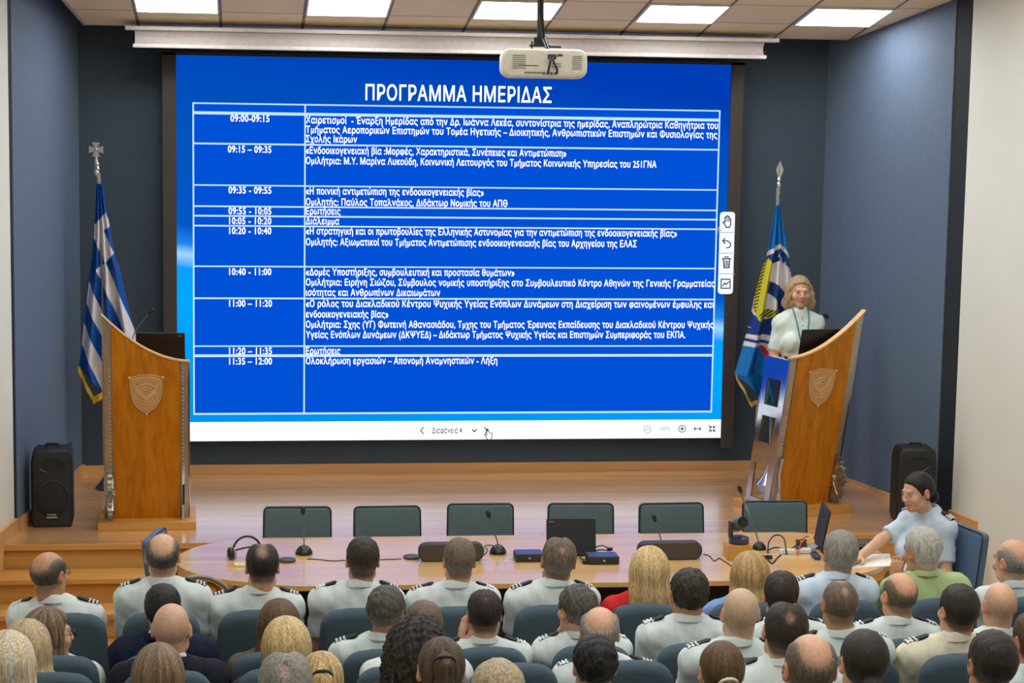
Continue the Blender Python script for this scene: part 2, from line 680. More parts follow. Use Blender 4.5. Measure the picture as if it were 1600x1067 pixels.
rl = lambda y: -1.14 - .105 * (15.6 - y)
rr_ = lambda y: 5.08 + .16 * (15.62 - y)
YE = 15.62
poly_plane('ceiling', [(rl(YE), YE, ceil_z(YE)), (rr_(YE), YE, ceil_z(YE)), (rr_(-2.8), -2.8, ceil_z(-2.8)), (rl(-2.8), -2.8, ceil_z(-2.8))], CT, thick=(0, 0, .02))
edgem = mat('ceiling_edge_metal', (190, 184, 172), .5)
e = MB()
e.tube([(rl(YE) - .01, YE, ceil_z(YE) + .012), (rl(0) - .01, 0, ceil_z(0) + .012)], .02, 6)
e.tube([(rr_(YE) + .01, YE, ceil_z(YE) + .012), (rr_(0) + .01, 0, ceil_z(0) + .012)], .016, 6)
e.tube([(rl(YE), YE + .01, ceil_z(YE) + .01), (rr_(YE), YE + .01, ceil_z(YE) + .01)], .012, 6)
tag(e.build('trim_3', edgem), kind='structure')
slab = mat('dark_slab', (60, 58, 56), .9)
poly_plane('ceiling_slab', [(-6, REAR - .2, TOPZ), (9, REAR - .2, TOPZ), (9, BACK + .2, TOPZ), (-6, BACK + .2, TOPZ)], slab, thick=(0, 0, .1))
# ceiling lights, one in every second tile
frm = mat('lamp_frame_white', (225, 222, 214), .5)
dif = emis('lamp_diffuser', (250, 252, 255), LAMP)
ca = math.atan(SLOPE)
proto = None
for row in range(7):
    yc = 15.09 - TY * (.5 + 4 * row)
    for k in range(5):
        xc = -.15 - TP / 2 + 2 * TP * k
        if proto is None:
            proto = empty('ceiling_light', (xc, yc, ceil_z(yc)), 0, None, 'ceiling light', 'square ceiling lights')
            fr = MB()
            for sx, sy, wx, wy in ((0, 1, .58, .012), (0, -1, .58, .012), (1, 0, .012, .58), (-1, 0, .012, .58)):
                fr.box((sx * .289, sy * .289, -.008), (wx, wy, .014))
            fr.build('lamp_frame', frm, proto)
            MB().box((0, 0, -.004), (.566, .566, .004)).build('diffuser', dif, proto)
            proto.rotation_euler = (-ca, 0, 0)
            o = proto
        else:
            o = copy_tree(proto)
            o.location = (xc, yc, ceil_z(yc))
        if row == 0:
            o['label'] = 'square white ceiling light, ' + ('leftmost of the five along the stage', 'second from the left of the five along the stage', 'just left of the hanging projector pole',
                                                           'second from the right of the five along the stage', 'rightmost of the five along the stage')[k]
        else:
            o['label'] = 'ceiling light over the seats, %s row from the stage, %s from the left' % (('second', 'third', 'fourth', 'fifth', 'sixth', 'seventh')[row - 1], ('first', 'second', 'third', 'fourth', 'fifth')[k])
# wall switch on the left blue wall
sw = empty('wall_switch', (-1.268, 15.52, .78), math.radians(82), 'small dark switch plate low on the left blue stage wall', 'switch')
MB().box((0, .006, 0), (.05, .012, .1)).build('plate', mat('switch_grey', (70, 82, 96), .5), sw, bevel=.003)
MB().box((0, -.003, 0), (.022, .006, .04)).build('rocker', mat('switch_dark', (48, 56, 66), .5), sw, bevel=.002)

# ---------------------------------------------------------------- retracted projection screen under the ceiling edge
white = mat('white_painted_metal', (225, 218, 212), .45)
a0, a1 = at(196, 41, Y=15.45), at(1214, 66, Y=15.45)
ps = empty('projection_screen', ((a0.x + a1.x) / 2, 15.45, a0.z), 0, 'retracted white projection screen in its long housing under the ceiling edge', 'projection screen')
wd = a1.x - a0.x
MB().box((0, 0, -.012), (wd, .16, .03)).build('housing', white, ps, bevel=.006)
wf = at(1192, 80, Y=15.45).x - at(211, 60, Y=15.45).x
cx = (at(1192, 80, Y=15.45).x + at(211, 60, Y=15.45).x) / 2 - ps.location.x
fab = MB()
prof = [(-.05 + .045 * math.sin(math.pi * i / 10), -.03 - .105 * i / 10) for i in range(11)]
fab.prism(prof + [(p[0] + .008, p[1]) for p in prof[::-1]], -wf / 2 + cx, wf / 2 + cx, 'x')
fab.build('fabric', mat('screen_fabric', (205, 196, 190), .7), ps, smooth=True)
MB().box((cx, -.05, -.14), (wf + .03, .035, .03)).build('bottom_bar', white, ps, bevel=.008)
MB().box((0, .09, -.08), (wd - .1, .02, .17)).build('back_plate', mat('screen_back_black', (18, 18, 20), .7), ps)

# ---------------------------------------------------------------- LED screen with the programme slide
SY = 15.80


def S(px, py):
    p = at(px, py, Y=SY)
    return p.x - LS.location.x, p.z


sx0, sx1, sz1, sz0 = at(275, 85, Y=SY).x, at(1143, 101, Y=SY).x, 3.745, .785
LS = empty('led_screen', ((sx0 + sx1) / 2, SY, 0), 0, 'huge wall-mounted LED screen showing a blue Greek programme table', 'screen')
hw = (sx1 - sx0) / 2
blackp = mat('screen_black', (30, 28, 27), .5)
MB().box((0, .08, (sz0 + sz1) / 2), (2 * hw + .02, .13, sz1 - sz0)).build('cabinet', blackp, LS)
bz = mat('bezel_brown_black', (62, 54, 48), .5)
for s in (-1, 1):
    MB().box((s * (hw + .053), .065, (sz0 + sz1) / 2 - .03), (.105, .15, sz1 - sz0 + .1)).build('side_bezel', bz, LS, bevel=.004)
MB().box((0, .065, sz1 + .012), (2 * hw + .21, .15, .03)).build('top_bezel', blackp, LS)
m = bpy.data.materials.new('slide_background')
m.use_nodes = True
nt = m.node_tree; N = nt.nodes; L = nt.links
N.remove(N['Principled BSDF'])
em = N.new('ShaderNodeEmission')
tc = N.new('ShaderNodeTexCoord'); sp = N.new('ShaderNodeSeparateXYZ'); L.new(tc.outputs['Object'], sp.inputs[0])
ad = N.new('ShaderNodeMath'); ad.operation = 'MULTIPLY_ADD'; ad.inputs[1].default_value = .135
L.new(sp.outputs[0], ad.inputs[0]); L.new(sp.outputs[2], ad.inputs[2])
mr = N.new('ShaderNodeMapRange'); mr.inputs[1].default_value = sz0; mr.inputs[2].default_value = sz1
L.new(ad.outputs[0], mr.inputs[0])
rp = N.new('ShaderNodeValToRGB')
els = rp.color_ramp.elements
els[0].position = 0; els[0].color = (*lin((0, 140, 225)), 1)
els[1].position = 1; els[1].color = (*lin((0, 58, 172)), 1)
for p_, c_ in ((.28, (0, 160, 250)), (.36, (10, 150, 245)), (.395, (150, 205, 250)), (.42, (30, 130, 225)), (.47, (0, 84, 190)), (.75, (0, 78, 178)), (.90, (0, 70, 180))):
    q = els.new(p_); q.color = (*lin(c_), 1)
L.new(mr.outputs[0], rp.inputs[0]); L.new(rp.outputs[0], em.inputs[0])
em.inputs[1].default_value = SCREEN
L.new(em.outputs[0], N['Material Output'].inputs[0])
SLIDEBG = m


def flat(mb, x0, z0, x1, z1, y):
    mb.add([(x0, y, z0), (x1, y, z0), (x1, y, z1), (x0, y, z1)], [(0, 1, 2, 3)])


tbz = S(295, 660)[1]
q = MB(); flat(q, -hw, tbz, hw, sz1, 0.012); q.build('slide', SLIDEBG, LS)
blue_cell = emis('slide_cell_blue', (0, 77, 204), SCREEN)
slide_white = emis('slide_white', (255, 255, 255), 1.2 * SCREEN)
line_white = emis('slide_line', (190, 222, 255), SCREEN)
bar_white = emis('toolbar_white', (240, 247, 255), 1.4 * SCREEN)
TX0, TX1, TXC = S(302.5, 400)[0], S(1118.5, 400)[0], S(476, 400)[0]
ys = [(161, 2.2), (176, 4.5), (224, 2.6), (289, 2.2), (322, 2.4), (337, 2.6), (352.5, 2.4), (416, 2.2), (466, 2.6), (541, 2.2), (556, 4.2), (647, 3)]
ZT = [S(302.5, y)[1] for y, _ in ys]
q = MB(); flat(q, TX0, ZT[-1], TX1, ZT[0], .010); q.build('table_cells', blue_cell, LS)
q = MB()
pxm = 15.8 / FOC
for (y, t), zz in zip(ys, ZT):
    flat(q, TX0 - pxm, zz - t * pxm / 2, TX1 + pxm, zz + t * pxm / 2, .007)
for xx, t in ((TX0, 2.4), (TXC, 2.4), (TX1, 2.4)):
    flat(q, xx - t * pxm / 2, ZT[-1], xx + t * pxm / 2, ZT[0], .007)
q.build('table_lines', line_white, LS)
T = MB()
LINES = [
    ("Χαιρετισμοί  - Έναρξη Ημερίδας από την Δρ. Ιωάννα Λεκέα, συντονίστρια της ημερίδας, Αναπληρώτρια Καθηγήτρια του", 478, 1122, 192.5),
    ("Τμήματος Αεροπορικών Επιστημών του Τομέα Ηγετικής – Διοικητικής, Ανθρωπιστικών Επιστημών και Φυσιολογίας της", 478, 1121, 207.5),
    ("Σχολής Ικάρων", 478, 558, 222), 
    ("«Ενδοοικογενειακή βία :Μορφές, Χαρακτηριστικά, Συνέπειες και Αντιμετώπιση»", 478, 885, 240),
    ("Ομιλήτρια: Μ.Υ. Μαρίνα Λυκούδη, Κοινωνική Λειτουργός του Τμήματος Κοινωνικής Υπηρεσίας του 251ΓΝΑ", 478, 1026, 256),
    ("«Η ποινική αντιμετώπιση της ενδοοικογενειακής βίας»", 478, 756, 303.5),
    ("Ομιλητής: Παύλος Τοπαλνάκος, Διδάκτωρ Νομικής του ΑΠΘ", 478, 793, 320.5),
    ("Ερωτήσεις", 478, 532, 335), ("Διάλειμμα", 478, 530, 350.5),
    ("«Η στρατηγική και οι πρωτοβουλίες της Ελληνικής Αστυνομίας για την αντιμετώπιση της ενδοοικογενειακής βίας»", 478, 1058, 366),
    ("Ομιλητής: Αξιωματικοί του Τμήματος Αντιμετώπισης ενδοοικογενειακής βίας του Αρχηγείου της ΕΛΑΣ", 478, 995, 383),
    ("«Δομές Υποστήριξης, συμβουλευτική και προστασία θυμάτων»", 478, 804, 430),
    ("Ομιλήτρια: Ειρήνη Σιώζου, Σύμβουλος νομικής υποστήριξης στο Συμβουλευτικό Κέντρο Αθηνών της Γενικής Γραμματείας", 478, 1117, 446),
    ("ισότητας και Ανθρωπίνων Δικαιωμάτων", 478, 688, 462),
    ("«Ο ρόλος του Διακλαδικού Κέντρου Ψυχικής Υγείας Ενόπλων Δυνάμεων στη Διαχείριση των φαινομένων έμφυλης και", 478, 1116, 479.5),
    ("ενδοοικογενειακής βίας»", 478, 607, 496),
    ("Ομιλήτρια: Σχης (ΥΓ) Φωτεινή Αθανασιάδου, Τμχης του Τμήματος Έρευνας Εκπαίδευσης του Διακλαδικού Κέντρου Ψυχικής", 478, 1115, 512),
    ("Υγείας Ενόπλων Δυνάμεων (ΔΚΨΥΕΔ) – Διδάκτωρ Τμήματος Ψυχικής Υγείας και Επιστημών Συμπεριφοράς του ΕΚΠΑ.", 478, 1071, 528),
    ("Ερωτήσεις", 478, 532, 553.5), ("Ολοκλήρωση εργασιών – Απονομή Αναμνηστικών - Λήξη", 478, 777, 569),
    ("09:00-09:15", 360, 421, 189.7), ("09:15 – 09:35", 356, 424, 238), ("09:35 - 09:55", 357, 424, 302), ("09:55 - 10:05", 357, 424, 334.5),
    ("10:05 - 10:20", 358, 424, 350), ("10:20 - 10:40", 358, 424, 365.5), ("10:40 - 11:00", 358, 424, 429.5), ("11:00 – 11:20", 358, 425, 479),
    ("11:20 – 11:35", 358, 425, 553.5), ("11:35 – 12:00", 358, 425, 569.5)]
for body, xa, xb, yb in LINES:
    a = S(xa, yb)
    write(T, body, a[0], S(xb, yb)[0], a[1], 10.8 * pxm, .005, .020)
a = S(571, 156)
write(T, "ΠΡΟΓΡΑΜΜΑ ΗΜΕΡΙΔΑΣ", a[0], S(862, 158)[0], a[1], 24 * pxm, .005, .016)
T.build('slide_text', slide_white, LS)
q = MB(); flat(q, -hw, sz0, hw, tbz, .010); tb = q.build('toolbar', bar_white, LS)
ink = emis('toolbar_ink', (40, 48, 66), SCREEN)
pale = emis('toolbar_pale_ink', (150, 158, 180), SCREEN)
q = MB()


def stroke(mb, pts, t, y, close=False):
    pts = [Vector((p[0], p[1])) for p in pts]
    if close:
        pts.append(pts[0])
    for a, b in zip(pts, pts[1:]):
        d = (b - a).normalized() * t * .75
        n_ = Vector((-d.y, d.x))
        c = [a - d - n_, b + d - n_, b + d + n_, a - d + n_]
        mb.add([(p.x, y, p.y) for p in c], [(0, 1, 2, 3)])


def sp_(lst):
    return [S(*p) for p in lst]


def ring_px(cx, cy, r, n=18):
    return [(cx + r * math.cos(2 * math.pi * i / n), cy + r * math.sin(2 * math.pi * i / n)) for i in range(n)]


stroke(q, sp_([(661.5, 668), (657.5, 673), (661.5, 678)]), .0055, .006)
stroke(q, sp_([(738.5, 671.5), (741.5, 674.5), (744.5, 671.5)]), .0065, .006)
stroke(q, sp_([(757, 668), (762, 673), (757, 679)]), .0055, .006)
stroke(q, sp_([(760, 672), (762, 670), (765, 676), (769, 677), (769, 682), (767, 687), (762, 687), (758, 680), (761, 680)]), .0045, .005, True)
stroke(q, sp_(ring_px(1066, 670, 5.4)), .0045, .006, True)
stroke(q, sp_([(1063.5, 670), (1068.5, 670)]), .006, .006)
stroke(q, sp_([(1066, 667.5), (1066, 672.5)]), .006, .006)
stroke(q, sp_([(1085.5, 670), (1094.5, 670)]), .005, .006)
for sx in (-1, 1):
    stroke(q, sp_([(1090 + sx * 3.2, 667.6), (1090 + sx * 5.4, 670), (1090 + sx * 3.2, 672.4)]), .005, .006)
    for sy in (-1, 1):
        stroke(q, sp_([(1113 + sx * 5, 670 + sy * 5), (1113 + sx * 1.6, 670 + sy * 1.6)]), .005, .006)
        stroke(q, sp_([(1113 + sx * 4.6, 670 + sy * 1.6), (1113 + sx * 1.6, 670 + sy * 1.6), (1113 + sx * 1.6, 670 + sy * 4.6)]), .005, .006)
a = S(675, 677)
write(q, "Διαφάνεια 4", a[0], S(722, 677)[0], a[1], 9.5 * pxm, .006, .025)
q.build('toolbar_icons', ink, tb)
q = MB()
stroke(q, sp_(ring_px(1012, 671, 5.4)), .0045, .006, True)
stroke(q, sp_([(1009.5, 671), (1014.5, 671)]), .005, .006)
a = S(1031, 673)
write(q, "100%", a[0], S(1047, 673)[0], a[1], 6.5 * pxm, .006, .02)
q.build('toolbar_dim_icons', pale, tb)
# floating tool menu at the right edge of the picture
c0, c1 = S(1121, 459), S(1148, 331)
out = rrect(c1[0] - c0[0], c1[1] - c0[1], .025, 4, (c0[0] + c1[0]) / 2, (c0[1] + c1[1]) / 2)
menu = MB().prism(out, -.014, -.011).build('side_menu', emis('menu_white', (232, 242, 255), 1.1 * SCREEN), LS)
q = MB()
M_ = lambda lst: sp_(lst)
stroke(q, M_([(1129, 347), (1132, 351), (1134, 355), (1139, 355), (1141, 350), (1141, 342), (1139, 342), (1138, 338), (1136, 337), (1134, 338), (1132, 340), (1132, 347)]), .006, -.016, True)
for x_ in (1134.3, 1136.5, 1138.7):
    stroke(q, M_([(x_, 339), (x_, 346)]), .004, -.016)
q.build('hand_icon', ink, menu)
q = MB()
stroke(q, M_([(1132, 372), (1128.5, 376), (1132, 380)]), .006, -.016)
stroke(q, M_([(1129, 376), (1136, 376), (1140, 379), (1141, 383), (1139, 386), (1135, 387)]), .006, -.016)
q.build('undo_icon', ink, menu)
q = MB()
stroke(q, M_([(1128, 404), (1141, 404)]), .006, -.016)
stroke(q, M_([(1132, 404), (1132, 401), (1137, 401), (1137, 404)]), .005, -.016)
stroke(q, M_([(1129.5, 405), (1130.5, 418), (1138.5, 418), (1139.5, 405)]), .006, -.016)
for x_ in (1132.2, 1134.5, 1136.8):
    stroke(q, M_([(x_, 407), (x_, 416)]), .005, -.016)
q.build('bin_icon', ink, menu)
q = MB()
stroke(q, M_([(1126, 436), (1140, 436), (1140, 450), (1126, 450)]), .006, -.016, True)
stroke(q, M_([(1128.5, 446), (1131.5, 442), (1134, 444), (1138, 440)]), .006, -.016)
q.build('chart_icon', ink, menu)
q = MB()
for y_ in (363, 395.5, 427.5):
    stroke(q, M_([(1122, y_), (1147, y_)]), .004, -.0155)
stroke(q, M_([(1122, 355), (1122, 360), (1126, 360)]), .006, -.0155)
q.build('menu_dividers', pale, menu)

# ---------------------------------------------------------------- hanging projector
PY = 12.0
pc = at(848, 100, Y=PY)
cream = mat('projector_cream', (222, 216, 196), .45)
PJ = empty('projector', (pc.x, PY, pc.z), math.radians(-6), 'cream ceiling projector hanging from a dark pole before the screen', 'projector')
body = rrect(.50, .17, .055, 6)
MB().pillow(body, -.20, .22, .03, 4).build('body', cream, PJ, smooth=True)
dk = mat('projector_vent', (150, 144, 126), .6)
for xx, ww in ((-.145, .075), (.19, .055)):
    q = MB()
    for i in range(7):
        q.box((xx, -.202, .045 - i * .012), (ww, .004, .005))
    q.build('vent', dk, PJ)
q = MB()
for i in range(6):
    q.box((-.245, -.1 + i * .02, .01), (.004, .01, .07))
q.build('side_vent', dk, PJ)
pt = mat('socket_dark', (70, 68, 60), .5)
q = MB()
rnd = random.Random(4)
for i in range(9):
    q.box((-.11 + i * .012, -.202, -.052), (.007, .004, .008))
for i in range(4):
    q.cyl((.0 + i * .022, -.2, -.055), (.0 + i * .022, -.206, -.055), .0075, n=10)
for i in range(8):
    q.box((.05 + (i % 4) * .014, -.202, .0 - (i // 4) * .016), (.008, .004, .006))
q.box((.09, -.202, .05), (.03, .005, .012))
q.box((.045, -.203, .04), (.05, .006, .028))
q.box((-.09, -.2015, -.012), (.11, .003, .004))
q.build('socket_panel', pt, PJ)
dm = mat('mount_dark_steel', (52, 54, 46), .45, .6)
topz = ceil_z(PY) - pc.z
q = MB()
q.cyl((-.015, 0, .12), (-.028, 0, topz), .021, n=14)
q.lathe([(.06, topz - .01), (.06, topz - .002)], (-.028, 0, 0))
q.build('pole', dm, PJ, smooth=True)
q = MB()
q.box((-.02, 0, .105), (.12, .12, .012)); q.box((-.02, 0, .13), (.07, .05, .05)); q.box((.06, -.03, .1), (.09, .03, .012))
for s in (-1, 1):
    q.cyl((-.02 + s * .045, 0, .085), (-.02 + s * .045, 0, .13), .006, n=8)
q.build('mount', dm, PJ, bevel=.003)
cbl = mat('cable_black', (28, 28, 26), .5)
for dx, e in ((.01, (.075, -.21, -.055)), (-.004, (.025, -.21, -.055))):
    q = MB()
    q.tube([(-.03 + dx, -.02, topz), (-.02 + dx, -.03, .3), (-.005 + dx, -.06, .15), (.02 + dx, -.17, .075), (.04 + dx, -.23, .02), (e[0], e[1] - .012, e[2] + .02), e], .006, 8)
    q.build('cable', cbl, PJ, smooth=True)
# ---------------------------------------------------------------- loudspeakers
spk_black = mat('speaker_black', (26, 26, 27), .5, bump=(350, .25))
spk_grille = mat('speaker_grille', (16, 16, 16), .6, bump=(500, .5))
spk_horn = mat('speaker_horn', (34, 34, 34), .35)
badge = mat('badge_silver', (190, 188, 168), .4, .3)


def loudspeaker(loc, ang, label):
    o = empty('loudspeaker', loc, ang, label, 'loudspeaker')
    out = [(-.15, .0), (.15, .0), (.165, .05), (.165, .5), (.15, .575), (.12, .6), (-.12, .6), (-.15, .575), (-.165, .5), (-.165, .05)]
    MB().pillow(out, -.13, .15, .03, 4).build('cabinet', spk_black, o, smooth=True)
    o.scale = (.85, .85, .90)
    g = MB()
    g.lathe([(.125, 0), (.125, .006), (.11, .012), (.05, .014), (.001, .014)], (0, -.128, .21), 32, rx(math.pi / 2))
    g.build('woofer_grille', spk_grille, o, smooth=True)
    h = MB()
    pr = [(.105, 0), (.10, .006), (.06, -.02), (.03, -.03), (.001, -.03)]
    h.lathe(pr, (0, -.131, .475), 28, rx(math.pi / 2) @ np.diag((1, .55, 1)))
    h.build('horn', spk_horn, o, smooth=True)
    r = MB()
    r.tube([(.13 * math.cos(a), -.133, .21 + .15 * math.sin(a)) for a in np.linspace(.25, math.pi - .25, 20)], .008, 8)
    r.build('trim_ring', spk_horn, o, smooth=True)
    hd = MB()
    hd.tube([(-.05, 0, .595), (-.045, 0, .625), (.045, 0, .625), (.05, 0, .595)], .011, 8)
    hd.build('handle', spk_black, o, smooth=True)
    b_ = MB()
    b_.box((0, -.145, .092), (.092, .006, .042))
    bo = b_.build('badge', mat('badge_black', (24, 24, 22), .5), o)
    t = MB()
    write(t, 'FUNK', -.034, .034, .094, .016, -.1485, .012)
    for i in range(9):
        t.box((-.036 + i * .009, -.149, .081), (.0065, .001, .011))
    t.build('badge_lettering', badge, bo)
    return o


p = at(80, 826, Z=STAGE)
loudspeaker((p.x, p.y + .15, STAGE), math.radians(2), 'black loudspeaker on the stage beside the left wooden lectern')
p = at(1437, 815, Y=13.78)
loudspeaker((p.x + .0, 13.95, STAGE), math.radians(-4), 'black loudspeaker on the stage behind the seated woman in uniform')

# ---------------------------------------------------------------- lecterns
lect_wood = wood('lectern_veneer', (170, 100, 10), (198, 126, 24), 26, .38, axis='Z', spec=.25)
lect_base = wood('lectern_base_wood', (184, 126, 50), (208, 152, 76), 12, .4)
edge_wood = mat('lectern_top_edge', (232, 186, 130), .4)
steel = mat('brushed_steel', (176, 166, 150), .38, .75, noise=(60, .12), stretch=(1, 1, .1))
mirror = mat('polished_steel', (196, 196, 200), .12, 1.0)
gearm = mat('gear_steel', (170, 168, 160), .3, .85, noise=(30, .2))
etch = mat('etched_emblem', (196, 150, 92), .4)
etch_hi = mat('etched_emblem_pale', (206, 168, 116), .4)
brass = mat('brass_knob', (250, 214, 150), .25, .5)
LEAN = .20


def top_curve(s):
    return 1.165 + .325 * s ** 1.9


def lectern(loc, ang, mir, label):
    o = empty('lectern', loc, ang, label, 'lectern')
    def sh(x, y, z):
        return (mir * x, y - LEAN * max(z - .05, 0), z)
    def col(x0, x1, n=14):
        return [(x0, .05), (x1, .05)] + [(x1 + (x0 - x1) * k / n, top_curve((x1 + (x0 - x1) * k / n + .29) / .58)) for k in range(n + 1)]
    MB().prism(col(-.225, .225), -.012, .02).warp(sh).build('front_panel', lect_wood, o)
    for s in (-1, 1):
        a, b = sorted((s * .225, s * .29))
        q = MB().prism(col(a, b), .0, .03)
        strip = q.warp(sh).build('edge_strip', steel, o, bevel=.003)
        q = MB()
        for i in range(26):
            z = .45 + i * .028
            if z < top_curve((s * .25 + .29) / .58) - .02:
                q.ball((s * .245, -.002, z), .0045, 6)
        q.warp(sh).build('rivets', mat('rivet_pale', (214, 206, 190), .3, .5), strip)
    # pale rim on the swept top
    q = MB()
    pts = [(-.29 + .58 * k / 20, .01, top_curve(k / 20) + .004) for k in range(21)]
    for i in range(20):
        a, b = pts[i], pts[i + 1]
        q.add([(a[0], -.016, a[2]), (b[0], -.016, b[2]), (b[0], .034, b[2]), (a[0], .034, a[2]),
               (a[0], -.016, a[2] + .012), (b[0], -.016, b[2] + .012), (b[0], .034, b[2] + .012), (a[0], .034, a[2] + .012)],
              [(0, 3, 2, 1), (4, 5, 6, 7), (0, 1, 5, 4), (1, 2, 6, 5), (2, 3, 7, 6), (3, 0, 4, 7)])
    q.warp(sh).build('top_rim', edge_wood, o)
    # side panels of polished steel with square openings
    for s in (-1, 1):
        q = MB()
        x = s * .285
        zt = 1.155 if s < 0 else 1.19
        W = .30
        for y0, y1, z0, z1 in ((.0, .06, .06, zt), (.24, W, .06, zt), (.06, .24, .06, .10), (.06, .24, .36, .52), (.06, .24, .72, .80), (.06, .24, 1.0, zt)):
            q.box((x, (y0 + y1) / 2, (z0 + z1) / 2), (.012, y1 - y0, z1 - z0))
        q.warp(sh).build('side_panel', mirror, o)
    # desk, back post
    MB().box((0, .17, 1.10), (.55, .30, .03)).warp(sh).build('desk', lect_base, o, bevel=.004)
    q = MB()
    q.box((0, .16, .58), (.44, .02, 1.02))
    q.warp(sh).build('inner_panel', lect_base, o)
    MB().box((0, .12, .0275), (.66, .56, .055)).warp(lambda x, y, z: (mir * x, y, z)).build('plinth', lect_base, o, bevel=.004)
    # toothed half wheel on the outer side, fin on the inner side
    q = MB()
    n = 22
    poly = []
    for i in range(n * 4):
        a = 2 * math.pi * i / (n * 4)
        r = .185 if i % 4 in (0, 1) else .155
        poly.append((-.02 + .75 * r * math.cos(a), .245 + r * math.sin(a)))
    q.prism(poly, .232, .262, 'x')
    g = q.warp(lambda x, y, z: (mir * x, y - .03, z)).build('toothed_wheel', gearm, o)
    q = MB()
    for k in range(6):
        a = 2 * math.pi * k / 6
        q.box((.247, -.02 + .06 * math.cos(a), .245 + .08 * math.sin(a)), (.04, .02, .11), rx(a - math.pi / 2))
    q.lathe([(.03, -.03), (.03, .03)], (.247, -.02, .245), 16, ry(math.pi / 2))
    q.warp(lambda x, y, z: (mir * x, y - .03, z)).build('hub', mirror, g)
    q = MB()
    fin = [(-.10, .055), (.0, .055), (-.05, .42), (-.085, .44), (-.11, .43), (-.075, .3), (-.08, .16)]
    q.prism(fin, -.255, -.235, 'x')
    q.warp(lambda x, y, z: (mir * x, y, z)).build('fin', mirror, o, bevel=.003)
    # emblem: shield, roundel and eagle
    ez = .955
    def sh2(x, y, z):
        return (x, y - .0125 - LEAN * (z + ez - .05), z + ez)
    def arc(r, a0, a1, n=20, cz=.0, sx=1.):
        return [(sx * r * math.cos(a0 + (a1 - a0) * k / n), 0, cz + r * math.sin(a0 + (a1 - a0) * k / n)) for k in range(n + 1)]
    def shield(s):
        R = [(.0, .128), (.05, .125), (.108, .108), (.106, .02), (.092, -.05), (.06, -.105), (.0, -.145)]
        return [(x * s, z * s) for x, z in R] + [(-x * s, z * s) for x, z in R[-2:0:-1]]
    q = MB()
    q.prism(shield(1), -.001, -.003)
    q.prism(shield(.84), -.003, -.006)
    pl = q.warp(sh2).build('emblem', etch, o)
    q = MB()
    for s_ in (1, .86):
        P_ = [(x, -.004, z) for x, z in shield(s_)]
        q.tube(P_ + [P_[0]], .0032, 6)
    for r in (.034, .052, .074):
        q.tube([(x, -.006, z - .012) for x, _, z in arc(r, 0, 2 * math.pi, 28)], .004, 6)
    write(q, 'ΑΙΕΝ ΥΨΙΚΡΑΤΕΙΝ', -.068, .068, .083, .014, -.0075, .012)
    q.warp(sh2).build('emblem_lines', etch_hi, pl)
    q = MB()
    for s_ in (-1, 1):
        wing = [(s_ * .006, -.02), (s_ * .03, .0), (s_ * .05, .025), (s_ * .07, .052), (s_ * .08, .075), (s_ * .082, .055), (s_ * .074, .02), (s_ * .055, -.012), (s_ * .02, -.035)]
        q.prism(wing if s_ > 0 else wing[::-1], -.006, -.011)
        for k in range(3):
            q.box((s_ * (.03 + .016 * k), -.012, .002 + .018 * k), (.004, .002, .03), ry(s_ * .9))
    q.prism([(-.012, -.03), (.0, -.015), (.014, -.018), (.03, -.03), (.014, -.034), (.008, -.05), (.012, -.072), (-.004, -.062), (-.014, -.072), (-.01, -.05)], -.006, -.0115)
    q.warp(sh2).build('emblem_eagle', etch_hi, pl)
    for x, z in ((-.112, .108), (.112, .108), (0, -.152)):
        q = MB(); q.ball((x, -.006, z), (.0085, .007, .0085), 8)
        q.warp(sh2).build('emblem_knob', brass, pl, smooth=True)
    return o


p = at(229, 829, Z=STAGE)
lectern((p.x, p.y + .16, STAGE), math.radians(1.5), -1, 'wooden lectern with swept top and etched eagle shield, left of the LED screen')
lectern((4.05, 14.28, STAGE), math.radians(19), 1, 'leaning wooden lectern with open polished steel side, in front of the standing woman')

# ---------------------------------------------------------------- laptops and microphones
lap_black = mat('laptop_black', (20, 19, 20), .45)
lap_screen = mat('laptop_screen_dark', (10, 11, 14), .2)
lap_grey = mat('laptop_edge_grey', (96, 96, 100), .35, .4)
key_dark = mat('laptop_keys', (30, 30, 34), .6)


def laptop(loc, ang, label, wd=.33, dp=.22, tilt=18, tag_side=1, group=None, db=None):
    """Opened laptop: its lid's outside faces local -y."""
    o = empty('laptop', loc, ang, label, 'laptop', group)
    db = db or dp
    base = MB().pillow(rrect(wd, db, .012, 3, 0, (db - dp) / 2), .0, .018, .005, 2, ax='z').build('base', lap_black, o)
    k = MB()
    for r in range(5):
        for c in range(13):
            k.box((-wd * .43 + wd * .86 * (c + .5) / 13, (db - dp) / 2 + db * .22 - r * db * .125, .0185), (wd * .055, db * .095, .002))
    k.build('keyboard', key_dark, base)
    a = math.radians(tilt)
    M = rx(a)
    lid = MB().pillow(rrect(wd, dp, .012, 3, 0, dp / 2), -.006, .006, .004, 2, M=M, t=(0, -dp / 2, .02)).build('lid', lap_black, o)
    s = MB()
    s.prism(rrect(wd - .02, dp - .03, .004, 2, 0, dp / 2), .0062, .0075, M=M, t=(0, -dp / 2, .02))
    s.build('screen', lap_screen, lid)
    t = MB()
    t.box(np.array(M @ np.array((tag_side * wd * .40, -.0068, dp * .9))) + np.array((0, -dp / 2, .02)), (wd * .1, .001, .01), M)
    t.build('lid_mark', lap_grey, lid)
    return o


p = at(247, 552, Y=14.15)
laptop((p.x + .02, 14.22, 1.617), math.radians(0), 'open black laptop on the left lectern', .33, .215, 16)
p = at(1268, 552, Y=14.3)
laptop((p.x, 14.3, 1.617), math.radians(10), 'open black laptop in front of the standing woman on the right lectern', .335, .235, 16)
mic_black = mat('microphone_black', (18, 18, 19), .45)
mic_steel = mat('gooseneck_grey', (110, 112, 116), .35, .6)


